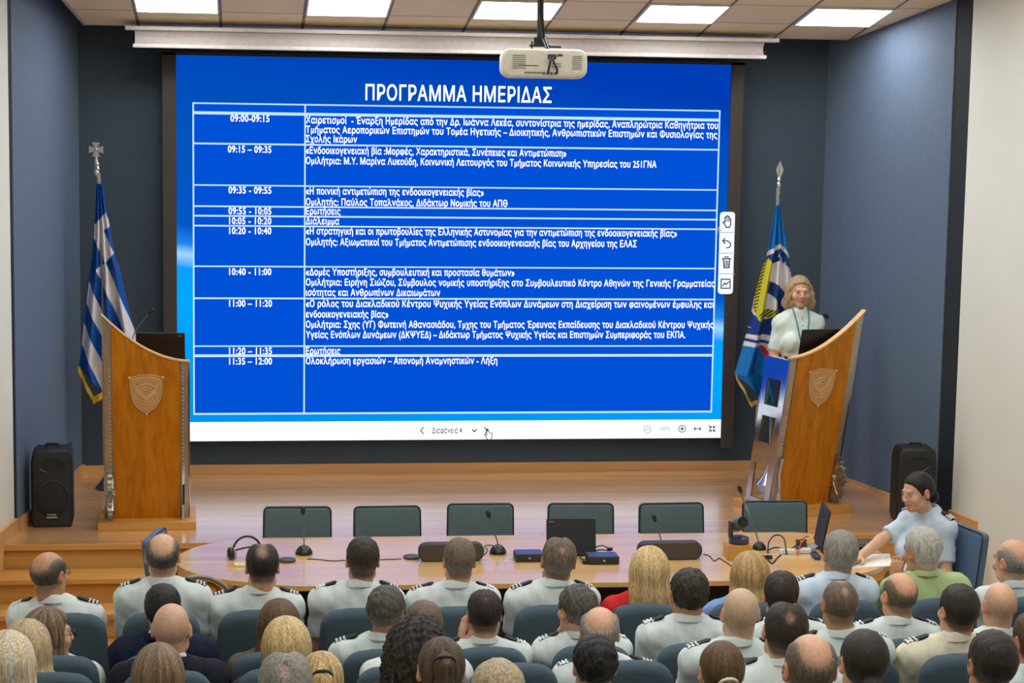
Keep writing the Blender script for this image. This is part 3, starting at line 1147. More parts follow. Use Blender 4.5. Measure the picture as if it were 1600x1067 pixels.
def gooseneck(base, pts, label, dome=True, size=1.0, neck=.004):
    """Table microphone: base at base, neck through pts (last one is the capsule end)."""
    o = empty('microphone', base, 0, label, 'microphone')
    L_ = [Vector(q) - Vector(base) for q in pts]
    if dome:
        m_ = MB()
        m_.lathe([(.048, 0), (.052, .006), (.05, .018), (.04, .036), (.025, .05), (.012, .056), (.001, .057)], (0, 0, 0), 24, np.diag((size, size * .9, size)))
        m_.build('base', mat('mic_base_gloss', (22, 22, 24), .2), o, smooth=True)
        m_ = MB(); m_.box((0, -.042 * size, .02 * size), (.03, .01, .012))
        m_.build('button', mat('mic_button', (66, 64, 60), .4), o, bevel=.002)
    else:
        m_ = MB(); m_.lathe([(.018, 0), (.018, .008), (.008, .014), (.001, .016)], (0, 0, 0), 16)
        m_.build('base', mic_black, o, smooth=True)
    # smooth the neck
    P_ = [Vector((0, 0, .03 if dome else .01))] + L_
    cur = []
    for i in range(len(P_) - 1):
        a = P_[max(i - 1, 0)]; b = P_[i]; c = P_[i + 1]; d = P_[min(i + 2, len(P_) - 1)]
        for k in range(6):
            t = k / 6
            cur.append(.5 * ((2 * b) + (c - a) * t + (2 * a - 5 * b + 4 * c - d) * t * t + (3 * b - a - 3 * c + d) * t ** 3))
    cur.append(P_[-1])
    MB().tube(cur, neck, 8).build('gooseneck', mic_steel, o, smooth=True)
    d = (cur[-1] - cur[-3]).normalized()
    m_ = MB(); e = cur[-1]
    m_.tube([e - d * .03, e - d * .022, e - d * .01, e + d * .012, e + d * .022, e + d * .026], [.005, .011, .0145, .0145, .01, .003], 12)
    m_.build('capsule', mic_black, o, smooth=True)
    return o


b_ = at(208, 526, Y=14.12)
gooseneck((b_.x - .012, 14.12, 1.617), [(b_.x - .008, 14.12, b_.z - .03), at(212, 517, Y=14.12), at(224, 500, Y=14.12), at(237, 486, Y=14.12)], 'slim gooseneck microphone on the left lectern', False, neck=.0035)
b_ = at(1312, 540, Y=14.35)
gooseneck((b_.x - .03, 14.35, 1.617), [(b_.x - .02, 14.35, b_.z - .02), at(1307, 528, Y=14.35), at(1301, 508, Y=14.35), at(1290, 493, Y=14.35)], 'slim gooseneck microphone beside the standing woman on the right lectern', False, neck=.0035)

# ---------------------------------------------------------------- flags on poles
chrome = mat('chrome', (206, 204, 198), .2, .9)
pole_m = mat('pole_grey', (150, 152, 146), .4, .4)


def inside(poly, X, Y):
    r = np.zeros(X.shape, bool)
    n = len(poly)
    for i in range(n):
        x0, y0 = poly[i]
        x1, y1 = poly[(i + 1) % n]
        if y0 == y1:
            continue
        c = ((y0 > Y) != (y1 > Y)) & (X < (x1 - x0) * (Y - y0) / (y1 - y0) + x0)
        r ^= c
    return r


def cloth_flag(parent, Yp, ytop, ledge, redge, bottom, paint, origin, nu=150, nv=300, folds=(3.2, .035)):
    """A hanging flag between a left and a right edge curve (photo pixels), with folds in depth and painted by its own pattern."""
    u = np.linspace(0, 1, nu)[None, :] * np.ones((nv, 1))
    v = np.linspace(0, 1, nv)[:, None] * np.ones((1, nu))
    yb = np.interp(u, [q[0] for q in bottom], [q[1] for q in bottom])
    py = ytop + v * (yb - ytop)
    xl = np.interp(py, [q[1] for q in ledge], [q[0] for q in ledge])
    xr = np.interp(py, [q[1] for q in redge], [q[0] for q in redge])
    px = xl + (xr - xl) * u
    c = paint(px, py, u, v)
    d = np.array(_f)[None, None] + np.array(RR)[None, None] * ((px - 800) / FOC)[..., None] - np.array(UU)[None, None] * ((py - 533.5) / FOC)[..., None]
    P_ = np.array(CAM)[None, None] + d * (Yp / d[..., 1])[..., None]
    dep = folds[1] * (.25 + v) * np.sin(u * folds[0] * 2 * np.pi + 1.2 * v) + .02 * np.sin(u * 17 + v * 3) * v
    P_[..., 1] += dep
    V = (P_.reshape(-1, 3) - np.array(origin)[None])
    idx = np.arange(nu * nv).reshape(nv, nu)
    Q = np.stack([idx[1:, :-1], idx[1:, 1:], idx[:-1, 1:], idx[:-1, :-1]], -1).reshape(-1, 4)
    o = mesh_np('cloth', V, Q, FLAGM, parent, c.reshape(-1, 3))
    md = o.modifiers.new('thickness', 'SOLIDIFY')
    md.thickness = .004
    return o


WHT, FBL, GOLD = np.array(lin((214, 208, 206))), np.array(lin((12, 74, 150))), np.array(lin((222, 176, 30)))


def paint_greek(px, py, u, v):
    X, Y = px * 2.32, (py - 200) * 2.32
    c = np.zeros(px.shape + (3,)); c[:] = FBL
    for poly in ([(383, 306), (400, 355), (376, 372), (340, 402), (343, 350)], [(340, 400), (376, 372), (413, 455), (380, 490)],
                 [(347, 513), (383, 488), (505, 775), (505, 860), (478, 800)], [(322, 556), (312, 636), (440, 915), (440, 835)],
                 [(303, 708), (296, 786), (400, 1020), (440, 1010)], [(413, 450), (424, 450), (440, 520), (431, 506)],
                 [(470, 560), (480, 560), (560, 760), (540, 760)]):
        c[inside(poly, X, Y)] = WHT
    return c


def fringe(parent, pts, Yp, origin, wdt, m):
    q = MB()
    for a, b in zip(pts, pts[1:]):
        n = max(2, int(math.hypot(b[0] - a[0], b[1] - a[1]) / 1.2))
        for k in range(n):
            t = k / n
            p0 = at(a[0] + (b[0] - a[0]) * t, a[1] + (b[1] - a[1]) * t - 1, Y=Yp) - Vector(origin)
            y_ = .022 * math.sin(t * 9)
            q.tube([(p0.x, p0.y + y_, p0.z), (p0.x + .002, p0.y + y_ - .004, p0.z - wdt)], .004, 5)
    return q.build('fringe', m, parent)


goldm = mat('gold_fringe', (226, 180, 28), .5)
gold2 = mat('old_gold_fringe', (196, 160, 84), .5)


def flag_stand(Yp, top, collar, base_px, label, kind):
    pt, pcl, pb = at(*top, Y=Yp), at(*collar, Y=Yp), at(*base_px, Y=Yp)
    o = empty('flag', (pb.x, Yp, STAGE), 0, label, 'flag')
    org = (pb.x, Yp, STAGE)
    L_ = lambda p: Vector(p) - Vector(org)
    b0 = Vector((0, 0, 0)); t = L_(pcl)
    MB().tube([b0 + Vector((0, 0, .02)), t + (t - b0).normalized() * .12], .014, 12).build('pole', pole_m, o, smooth=True)
    q = MB()
    d = (L_(pt) - t)
    q.tube([t + d * s for s in (.1, .3, .42, .46, .5, .56, .62)], [.014, .014, .013, .02, .013, .019, .008], 14)
    fin = q.build('ferrule', chrome, o, smooth=True)
    e = L_(pt)
    q = MB()
    if kind == 'cross':
        c = e - d.normalized() * .045
        for s in range(4):
            a = s * math.pi / 2
            arm = [(-.011, .006), (.011, .006), (.028, .052), (-.028, .052)]
            q.prism([(x * math.cos(a) - z * math.sin(a), x * math.sin(a) + z * math.cos(a)) for x, z in arm], -.008, .008, t=c)
        q.ball(c, .016, 8)
        q.tube([c - Vector((0, 0, .05)), c - Vector((0, 0, .1)), c - Vector((0, 0, .14)), c - Vector((0, 0, .17)), c - Vector((.0, 0, .2))], [.008, .02, .012, .022, .009], 12)
    else:
        c = e - d.normalized() * .07
        q.prism([(0, .075), (-.03, 0), (0, -.085), (.03, 0)], -.004, .004, t=c)
        q.prism([(0, .07), (-.004, 0), (0, -.08), (.004, 0)], -.016, .016, t=c)
        q.tube([c - Vector((0, 0, .07)), c - Vector((0, 0, .12)), c - Vector((0, 0, .15)), c - Vector((0, 0, .18))], [.007, .018, .01, .013], 12)
    q.build('finial', chrome, o)
    q = MB()
    q.lathe([(.11, 0), (.11, .012), (.08, .045), (.05, .09), (.028, .14), (.022, .17)], (0, 0, 0), 24)
    q.build('foot', mat('flag_foot_dark', (74, 78, 86), .35, .5) if kind == 'cross' else chrome, o, smooth=True)
    return o, org


FY = 15.4
fo, org = flag_stand(FY, (149.5, 224), (155, 296), (172, 757), 'blue and white striped Greek flag with a cross finial, left of the LED screen', 'cross')
LE = [(151, 286), (150, 309), (147.5, 368), (141, 424), (135, 460), (128, 530), (122.5, 573), (128, 590), (146, 633)]
RE = [(159, 286), (161, 295), (165, 322), (171, 352), (179, 398), (188, 424), (196, 460), (211, 522), (222, 575), (226, 600)]
cloth_flag(fo, FY - .03, 287, LE, RE, [(0, 572), (.18, 600), (.38, 626), (.6, 620), (1, 585)], paint_greek, org)
fringe(fo, [(122.5, 573), (146, 622), (164, 610), (200, 592)], FY - .035, org, .05, goldm)
LBL, DBL, YEL, BLK = np.array(lin((20, 112, 178))), np.array(lin((26, 58, 122))), np.array(lin((196, 190, 44))), np.array(lin((30, 34, 20)))


def paint_wings(px, py, u, v):
    X, Y = (px - 1130) * 2.32, (py - 220) * 2.32
    c = np.zeros(px.shape + (3,)); c[:] = LBL
    def chev(x):                                  # upper edge of the shield, a slanting chevron
        return np.where(x < 208, 400 - (x - 165) * .66, 372 + (x - 208) * 1.2)
    c[(Y > chev(X)) & (Y < 745 + (X - 75) * .02)] = WHT
    c[(Y > chev(X) + 16) & (Y < chev(X) + 58)] = DBL
    r = np.hypot((X - 150) / 1.0, (Y - 600) / 1.05)
    c[(r > 46) & (r < 88) & (Y > 490)] = DBL
    c[(Y > 678 + (X - 90) * .16) & (Y < 702 + (X - 90) * .03) & (X > 80)] = DBL
    c[(Y > 716 + (X - 75) * .1) & (Y < 727 + (X - 75) * .1)] = DBL
    w1 = inside([(166, 425), (177, 447), (170, 520), (150, 600), (140, 655), (125, 650), (112, 600), (128, 520), (150, 445)], X, Y)
    w2 = inside([(126, 628), (150, 612), (206, 612), (208, 630), (196, 646), (150, 640), (135, 662)], X, Y)
    st = (np.sin((X * .5 + Y) * .55) > .35) & ((X * 1.0 + (Y - 430) * .2) < 160)
    c[w1] = YEL
    c[w1 & st] = BLK
    c[w2] = BLK
    c[w2 & (np.sin((X + Y * .9) * .6) > .1)] = YEL
    c[inside([(138, 742), (150, 745), (176, 800), (168, 812), (150, 780)], X, Y)] = np.array(lin((190, 24, 40)))
    c[inside([(150, 742), (168, 742), (190, 800), (178, 802)], X, Y)] = np.array(lin((206, 170, 40)))
    return c


fo, org = flag_stand(15.3, (1219, 251), (1215, 318), (1203, 742), 'light blue air force flag with a roundel and gold wings, behind the standing woman', 'spear')
Z2 = lambda x, y: (1130 + x / 2.32, 220 + y / 2.32)
LE = [Z2(*q) for q in ((192, 235), (187, 260), (165, 400), (140, 480), (120, 560), (95, 680), (60, 800), (45, 850), (60, 880), (105, 970))]
RE = [Z2(*q) for q in ((208, 235), (214, 260), (225, 330), (240, 420), (250, 500), (262, 700), (268, 1000))]
cloth_flag(fo, 15.26, 321, LE, RE, [(0, Z2(0, 850)[1]), (.25, Z2(0, 920)[1]), (.4, Z2(0, 955)[1]), (.62, Z2(0, 925)[1]), (1, Z2(0, 860)[1])], paint_wings, org)
fringe(fo, [Z2(47, 848), Z2(103, 952), Z2(165, 922)], 15.255, org, .035, gold2)
q = MB()
a = at(1216, 399, Y=15.225) - Vector(org)
for i, ch in enumerate('ΑΙΕΝ'):
    a = at(1215.5 + i * 4.6, 401 + i * 6.5, Y=15.215) - Vector(org)
    v_, f_ = letters(ch, .01)
    q.add(np.stack([v_[:, 0] * .035, v_[:, 0] * 0, v_[:, 1] * .042 - v_[:, 0] * .03], 1), f_, None, a)
q.build('lettering', mat('flag_letters', (200, 200, 205), .6), fo)
q = MB()
q.tube([at(1200, 585, Y=15.24) - Vector(org), at(1195, 615, Y=15.24) - Vector(org), at(1190, 640, Y=15.24) - Vector(org), at(1186, 668, Y=15.24) - Vector(org)], [.02, .04, .045, .03], 12)
q.build('tassel_cloth', mat('flag_tail_grey', (126, 132, 120), .7), fo, smooth=True)

# ---------------------------------------------------------------- conference chairs
uph = mat('chair_upholstery', (84, 103, 106), .8, noise=(120, .08), bump=(400, .2))
uphb = mat('chair_upholstery_blue', (78, 104, 130), .8, noise=(120, .08), bump=(400, .2))
pipe = mat('chair_piping_black', (22, 26, 30), .5)
chairwood = wood('chair_frame_wood', (190, 136, 70), (208, 156, 90), 18, .4, axis='Z')


def conf_chair(loc, ang, label, m=uph, group=None, wd=.44, htop=.905, zb=.50, arms=True):
    """Upholstered conference chair facing local -y."""
    o = empty('conference_chair', loc, ang, label, 'chair', group)
    hb = htop - zb
    out = rrect(wd, hb, .035, 5, 0, zb + hb / 2)
    out = [(x * (1 - .02 * (z - .5) / hb), z + (.006 * (x / wd * 2) ** 2 if z > .8 else 0)) for x, z in out]
    M = rx(math.radians(-7))
    bk = MB().pillow(out, -.03, .03, .022, 4).warp(lambda x, y, z: (x, y + .22 + .12 * (z - .5) - .05 * (1 - (x / wd * 2) ** 2) * 0, z)).build('backrest', m, o, smooth=True)
    q = MB()
    P_ = [(x * .995, .195 + .12 * (z - .5), z) for x, z in out]
    q.tube(P_ + [P_[0]], .0042, 6)
    q.build('piping', pipe, bk, smooth=True)
    MB().pillow(rrect(wd + .02, .46, .05, 5, 0, 0), .345, .42, .03, 4, ax='z').build('seat', m, o, smooth=True)
    for sx in (-1, 1):
        for sy in (-1, 1):
            q = MB()
            q.tube([(sx * (wd / 2 - .02), sy * .19, .36), (sx * (wd / 2 - .01), sy * .215, 0)], [.017, .014], 10)
            q.build('leg', chairwood, o)
        if not arms:
            continue
        q = MB()
        x = sx * (wd / 2 + .025)
        q.tube([(x, .2, .45), (x, .19, .64), (x, .12, .665), (x, -.12, .66), (x, -.17, .63), (x, -.18, .42)], .016, 8)
        q.build('armrest', chairwood, o, smooth=True)
    q = MB()
    for sx in (-1, 1):
        q.box((sx * .1, .215, (zb + .40) / 2), (.03, .03, zb - .36))
    q.build('back_support', chairwood, o)
    return o


cpx = [463.5, 606.5, 750.5, 906, 1052, 1210]
cyt = [794, 793, 789, 788.5, 788, 785]
nth = ['leftmost of the six behind the table', 'second from the left of the six behind the table', 'third from the left behind the table', 'behind the laptop on the table',
       'second from the right of the six behind the table', 'rightmost of the six behind the table, beside the camera']
for x, y, l in zip(cpx, cyt, nth):
    p = at(x, y, Y=12.95)
    conf_chair((p.x, 12.73, 0), random.Random(int(x)).uniform(-.04, .04), 'dark green conference chair, ' + l, group='conference chairs behind the table', htop=p.z)
p = at(237, 836, Y=12.0)
conf_chair((p.x + .27, 11.98, 0), math.radians(78), 'conference chair turned edge-on at the left end of the table', uphb, htop=.89, wd=.40, zb=.66)
p = at(1502, 822, Y=11.62)
conf_chair((p.x - .21, 11.60, 0), math.radians(-79), 'blue conference chair with wooden legs under the seated woman in uniform', uphb, wd=.42, htop=.95, arms=False)
# low chair with an arched back under the table's left end
q = empty('visitor_chair', (at(308, 935, Y=11.0).x, 11.0, 0), math.radians(8), 'chair with an arched pale rim and navy seat under the left end of the table', 'chair')
navy = mat('navy_fabric', (20, 28, 58), .85)
rim = mat('arched_rim_grey', (138, 132, 116), .4, .3)
arc_ = [(.20 * math.cos(a), 0, .70 + .18 * math.sin(a)) for a in np.linspace(0, math.pi, 22)]
MB().tube([(.20, 0, .02)] + arc_ + [(-.20, 0, .02)], .013, 10).build('frame', rim, q, smooth=True)
MB().pillow([(x, z) for x, _, z in [(.185 * math.cos(a), 0, .68 + .12 * math.sin(a)) for a in np.linspace(0, math.pi, 16)]] + [(-.185, .43), (.185, .43)], -.012, .012, .008, 2).build('back_panel', navy, q)
MB().pillow(rrect(.38, .36, .05, 4, 0, .2), .36, .41, .02, 3, ax='z').build('seat', navy, q, smooth=True)
for sx in (-1, 1):
    MB().cyl((sx * .17, .36, .36), (sx * .18, .38, 0), .012).build('leg', rim, q)

# ---------------------------------------------------------------- conference table
TBL = .74
tabletop = wood('table_veneer', (214, 168, 104), (230, 188, 124), 7, .3, spec=.5, coat=1.0)
tb_ = tabletop.node_tree.nodes['Principled BSDF']
tb_.inputs['Coat IOR'].default_value = 1.6
tb_.inputs['Coat Roughness'].default_value = .16
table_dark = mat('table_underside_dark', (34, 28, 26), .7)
LEFT = [(.30, 11.33), (.05, 11.42), (-.20, 11.58), (-.36, 11.82), (-.40, 12.02), (-.33, 12.28), (-.16, 12.48), (.08, 12.57)]
RIGHT = [(3.15, 11.29), (3.45, 11.33), (3.66, 11.44), (3.82, 11.60), (3.90, 11.80), (3.91, 12.08), (3.86, 12.3), (3.72, 12.47), (3.5, 12.55)]
seamy = 11.93


def chaikin(p, n=2):
    for _ in range(n):
        q = [p[0]]
        for a, b in zip(p, p[1:]):
            q += [(a[0] * .75 + b[0] * .25, a[1] * .75 + b[1] * .25), (a[0] * .25 + b[0] * .75, a[1] * .25 + b[1] * .75)]
        p = q + [p[-1]]
    return p


def xat(curve, y):
    for a, b in zip(curve, curve[1:]):
        if (a[1] - y) * (b[1] - y) <= 0 and a[1] != b[1]:
            return a[0] + (b[0] - a[0]) * (y - a[1]) / (b[1] - a[1])


LC, RC = chaikin(LEFT), chaikin(RIGHT)
ct = empty('conference_table', (1.8, 11.93, 0), 0, 'long pale wooden conference table with rounded ends in front of the stage', 'table')
o0 = ct.location
lo = [p for p in LC if p[1] < seamy - .004]
hi = [p for p in LC if p[1] > seamy + .004]
rlo = [p for p in RC if p[1] < seamy - .004]
rhi = [p for p in RC if p[1] > seamy + .004]
front = rlo + [(xat(RC, seamy - .004), seamy - .004), (xat(LC, seamy - .004), seamy - .004)] + lo[::-1]
back = [(xat(RC, seamy + .004), seamy + .004)] + rhi + hi[::-1] + [(xat(LC, seamy + .004), seamy + .004)]
for nm, poly in (('front_top', front), ('back_top', back)):
    MB().prism([(x - o0.x, y - o0.y) for x, y in poly], TBL - .034, TBL, 'z').build('table_top', tabletop, ct, bevel=.005)
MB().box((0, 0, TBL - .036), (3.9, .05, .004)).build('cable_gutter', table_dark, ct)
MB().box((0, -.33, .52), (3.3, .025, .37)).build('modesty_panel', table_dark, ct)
for x in (-1.5, -.75, 0, .75, 1.5):
    q = MB()
    q.box((x, 0, .352), (.05, .80, .704))
    q.build('leg', lect_base, ct, bevel=.004)
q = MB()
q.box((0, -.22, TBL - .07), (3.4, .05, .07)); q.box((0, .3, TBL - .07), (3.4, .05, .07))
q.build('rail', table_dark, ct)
# ---------------------------------------------------------------- things on the table
def tz(px, py, h=0.0):
    return at(px, py, Z=TBL + h)


def tmic(bpx, pts, label, sz=1.0):
    b = tz(*bpx)
    gooseneck((b.x, b.y, TBL), [at(px, py, Y=b.y + dy) for px, py, dy in pts], label, True, sz)


tmic((475, 866), [(475, 845, 0), (474.5, 826, 0), (473.5, 797, 0)], 'gooseneck table microphone at the left, in front of the leftmost chair')
tmic((778, 865), [(777, 846, 0), (771, 828, 0), (763, 803, 0)], 'gooseneck table microphone leaning left beside the dark video bar')
tmic((1035, 859), [(1033, 845, 0), (1029, 828, 0), (1022, 809, 0)], 'gooseneck table microphone behind the right dark video bar', .9)
tmic((1186, 858), [(1182, 836, 0), (1171, 805, 0), (1163, 785, .1), (1156, 764, .1)], 'tall gooseneck table microphone bending left beside the camera', .85)

puck = mat('puck_dark', (58, 54, 50), .45)
for px, py, l in ((449, 877, 'flat dark round puck on the table by the headset'), (643, 872, 'flat dark round puck on the table left of the video bar')):
    p = tz(px, py)
    o = empty('table_puck', (p.x, p.y, TBL), 0, l, 'microphone puck', 'round pucks on the table')
    MB().lathe([(.046, 0), (.05, .004), (.05, .012), (.044, .017), (.001, .018)]).build('body', puck, o, smooth=True)
    MB().lathe([(.03, .0172), (.03, .0185), (.001, .0188)]).build('top_ring', mat('puck_top', (76, 70, 64), .4), o, smooth=True)

barm = mat('video_bar_dark', (66, 60, 50), .6, bump=(600, .25))
bare = mat('video_bar_edge', (40, 38, 36), .5)
for xa, xb, yb, l in ((654, 757, 877.5, 'long dark rounded video bar on the table, left of the leaning microphone'), (997, 1098, 875, 'long dark rounded video bar on the table, right of the flat boxes')):
    a, b = tz(xa, yb), tz(xb, yb)
    wdt = b.x - a.x
    o = empty('video_bar', ((a.x + b.x) / 2, (a.y + b.y) / 2, TBL), 0, l, 'video bar', 'video bars on the table')
    MB().pillow(rrect(wdt, .108, .048, 7, 0, .054), 0, .075, .01, 3).build('body', bare, o, smooth=True)
    MB().prism(rrect(wdt - .012, .096, .043, 7, 0, .054), -.002, .004).build('grille', barm, o)

boxside = mat('receiver_side_black', (34, 34, 38), .5)
boxtop = mat('receiver_top_blue', (58, 74, 112), .3)
for px, py, wdt, l in ((827.5, 878, .165, 'flat black box with a blue top left of the laptop on the table'), (943.5, 882, .185, 'flat black box with a blue top right of the laptop on the table')):
    p = tz(px, py)
    o = empty('receiver_box', (p.x, p.y + .06, TBL), 0, l, 'electronic box', 'flat boxes on the table')
    MB().box((0, 0, .024), (wdt, .13, .044)).build('body', boxside, o, bevel=.004)
    MB().box((0, 0, .0475), (wdt - .006, .124, .004)).build('top_plate', boxtop, o, bevel=.001)
    q = MB(); q.box((.0, -.066, .024), (.01, .003, .01))
    q.build('lamp', mat('receiver_lamp', (200, 200, 210), .4), o)

p = tz(889, 866)
lp = laptop((p.x + .01, p.y + .05, TBL), math.radians(-3), 'open black laptop in the middle of the table', .30, .21, -14, -1)
# dock and plugs to the right of that laptop
q = empty('cable_bundle', (tz(930, 866).x, tz(930, 866).y, TBL), 0, 'short tangle of black plugs and leads right of the table laptop', 'cables')
for k, pts in enumerate(([(926, 861), (932, 854), (942, 852), (950, 856), (954, 859)], [(926, 865), (934, 859), (942, 859), (950, 860)], [(905, 868), (910, 874), (915, 875)])):
    t = MB()
    t.tube([tz(*p, h=.02 if 0 < i < len(pts) - 1 else .006) - Vector(q.location) for i, p in enumerate(pts)], .004, 8)
    t.build('cable', cbl, q, smooth=True)
t = MB(); t.box(tz(953, 858, .05) - Vector(q.location), (.03, .022, .02), rz(.6))
t.build('plug', cbl, q, bevel=.003)
t = MB(); t.box(tz(914, 878, .011) - Vector(q.location), (.03, .03, .02))
t.build('plug', cbl, q, bevel=.003)

# headset at the left
p = tz(386, 872)
o = empty('headset', (p.x, p.y, TBL), math.radians(15), 'black headset with grey ear cushions beside the left table microphone', 'headset')
MB().tube([(.085 * math.cos(a), .01 * math.sin(a), .045 + .085 * math.sin(a)) for a in np.linspace(-.2, math.pi + .2, 24)], .007, 8).build('headband', mic_black, o, smooth=True)
for s in (-1, 1):
    q = MB(); q.lathe([(.03, 0), (.036, .006), (.036, .02), (.026, .028), (.001, .029)], (s * .088, 0, .037), 18, ry(s * math.pi / 2) )
    e = q.build('ear_cup', mic_black, o, smooth=True)
    q = MB(); q.lathe([(.034, -.016), (.036, -.004), (.022, .0), (.001, .0)], (s * .088, 0, .037), 18, ry(s * math.pi / 2))
    q.build('cushion', mat('cushion_grey', (150, 152, 160), .7), e, smooth=True)
MB().tube([(-.085, 0, .05), (-.06, -.05, .07), (-.01, -.075, .085), (.04, -.07, .08)], .005, 8).build('boom', mic_black, o, smooth=True)
p = tz(379, 880)
o = MB().pillow(rrect(.10, .07, .01, 3), 0, .012, .004, 2, ax='z').build('note_pad', mat('pad_yellow', (206, 196, 130), .7), loc=(p.x, p.y - .06, TBL))
tag(o, 'small pale yellow note pad in front of the headset', 'note pad')

# small camera on a wooden block
p = tz(1156, 875)
blk = MB().box((0, .06, .045), (.15, .14, .09)).build('wooden_block', lect_base, loc=(p.x + .0, p.y, TBL), bevel=.003)
tag(blk, 'small wooden block carrying the camera on the table', 'block')
cam_grey = mat('camera_grey', (84, 90, 94), .4)
cam_dark = mat('camera_dark', (34, 36, 42), .4)
o = empty('conference_camera', (p.x + .005, p.y + .06, TBL + .0915), math.radians(10), 'small swivelling conference camera on a wooden block', 'camera')
MB().lathe([(.058, 0), (.062, .006), (.062, .034), (.05, .04), (.001, .041)]).build('base', mat('camera_base_blue', (46, 54, 80), .3), o, smooth=True)
q = MB()
q.box((-.055, 0, .085), (.014, .05, .10))
q.build('arm', cam_dark, o, bevel=.004)
q = MB()
M = rx(math.radians(68))
q.lathe([(.03, -.055), (.038, -.05), (.038, .04), (.03, .055), (.001, .057)], (.0, 0, .118), 22, M)
hd = q.build('head', cam_grey, o, smooth=True)
q = MB()
q.lathe([(.033, .0), (.033, .004), (.02, .006), (.001, .002)], tuple(np.array((.0, 0, .118)) + M @ np.array((0, 0, .056))), 22, M)
q.build('lens', mat('lens_black', (10, 10, 12), .1), hd, smooth=True)

# power strips, plugs and cables by the right
strip = mat('socket_white', (226, 224, 214), .45)
for xa, xb, yy, l in ((1219, 1243, 866, 'white socket strip on the table, nearer the camera'), (1247, 1268, 865, 'white socket strip on the table, nearer the sideways laptop')):
    a, b = tz(xa, yy), tz(xb, yy)
    o = empty('socket_strip', ((a.x + b.x) / 2, a.y + .02, TBL), 0, l, 'socket strip')
    wdt = b.x - a.x
    MB().box((0, 0, .014), (wdt, .05, .028)).build('body', strip, o, bevel=.004)
    q = MB()
    for k in range(2):
        q.lathe([(.015, .0275), (.015, .0285), (.001, .0285)], ((k - .5) * wdt * .5, 0, 0), 14)
    q.build('sockets', mat('socket_grey', (190, 188, 178), .5), o)
red = mat('cable_red', (196, 70, 44), .5)


def cable(pts, label, m, r=.0045, name='cable'):
    P_ = [at(px, py, Z=TBL + h + r) for px, py, h in pts]
    o0 = Vector((P_[0].x, P_[0].y, TBL))
    P_ = [p - o0 for p in P_]
    cur = []
    for i in range(len(P_) - 1):
        a = P_[max(i - 1, 0)]; b = P_[i]; c = P_[i + 1]; d = P_[min(i + 2, len(P_) - 1)]
        for k in range(7):
            t = k / 7
            cur.append(.5 * ((2 * b) + (c - a) * t + (2 * a - 5 * b + 4 * c - d) * t * t + (3 * b - a - 3 * c + d) * t ** 3))
    cur.append(P_[-1])
    o = MB().tube(cur, r, 8).build(name, m, smooth=True, loc=o0)
    return tag(o, label, 'cable')


cable([(1200, 864, 0), (1201, 848, .05), (1208, 838, .08), (1217, 836, .09), (1225, 842, .07), (1228, 858, .03), (1229, 866, 0)], 'black cable arching up over the table beside the white socket strip', cbl)
cable([(1246, 868, 0), (1249, 857, .03), (1253, 846, .05), (1258, 839, .05), (1263, 838, .03)], 'red cable curving from the socket strip to the sideways laptop', red, .004)
cable([(1186, 868, 0), (1196, 870, 0), (1206, 880, 0), (1214, 872, 0), (1220, 867, 0)], 'black lead with a small adapter in front of the table camera', cbl)
cable([(1099, 866, 0), (1108, 868, 0), (1116, 876, 0), (1124, 872, 0), (1132, 877, 0), (1146, 886, 0)], 'thin black cable winding from the right video bar to the wooden block', cbl, .003)
cable([(480, 873, 0), (498, 874, 0), (520, 876, 0), (545, 875, 0), (600, 874, 0), (627, 873, 0)], 'thin dark cable running along the table between the two pucks', mat('cable_brown', (66, 54, 46), .5), .003)
cable([(757, 866, 0), (762, 860, 0), (757, 853, .01), (768, 852, .0), (780, 856, 0)], 'thin black cable between the left video bar and the leaning microphone', cbl, .003)
cable([(1198, 860, 0), (1212, 855, 0), (1232, 858, 0), (1244, 852, 0), (1252, 849, 0), (1260, 853, 0)], 'thin black cable lying behind the socket strips', cbl, .0035)
rnd = random.Random(9)
for k in range(3):
    pts = [(1252 + 8 * math.cos(a * 1.3 + k * 2), 850 + 7 * math.sin(a * 1.7 + k), .004 + .012 * k) for a in np.linspace(0, 5, 9)]
    cable(pts, 'coiled black cable in a tangle left of the sideways laptop, ' + ('lowest coil', 'middle coil', 'top coil')[k], cbl, .004)
p = tz(1201, 873)
o = MB().pillow(rrect(.045, .03, .01, 3), 0, .022, .006, 2, ax='z').build('adapter_plug', cbl, loc=(p.x, p.y, TBL), smooth=True)
tag(o, 'small black adapter on the table before the camera', 'adapter')
# sideways laptop, handset, phone, paper
a = tz(1290, 866)
lp2 = laptop((a.x + .125, a.y + .155, TBL), math.radians(-97), 'laptop turned sideways with its thin dark lid edge-on, right part of the table', .31, .25, -10, 1, db=.16)
a, b = tz(1267, 864), tz(1282, 879)
o = empty('desk_handset', ((a.x + b.x) / 2, (a.y + b.y) / 2, TBL), math.atan2(b.y - a.y, b.x - a.x), 'dark blue handset lying on the table before the sideways laptop', 'handset')
MB().pillow(rrect(.14, .045, .02, 4), 0, .028, .012, 3, ax='z').build('body', mat('handset_blue', (40, 44, 84), .35), o, smooth=True)
MB().pillow(rrect(.05, .03, .012, 3, -.035), .027, .031, .002, 2, ax='z').build('ear_piece', mic_black, o, smooth=True)
a = tz(1271, 857)
o = MB().box((0, 0, .008), (.05, .08, .014), rz(-.6)).build('keypad', mat('keypad_pale', (150, 160, 190), .4), loc=(a.x, a.y, TBL), bevel=.003)
tag(o, 'pale grey keypad beside the dark blue handset', 'keypad')
a = tz(1352, 860)
o = empty('desk_phone', (a.x, a.y + .06, TBL), math.radians(-12), 'dark desk phone on the table left of the seated woman in uniform', 'phone')
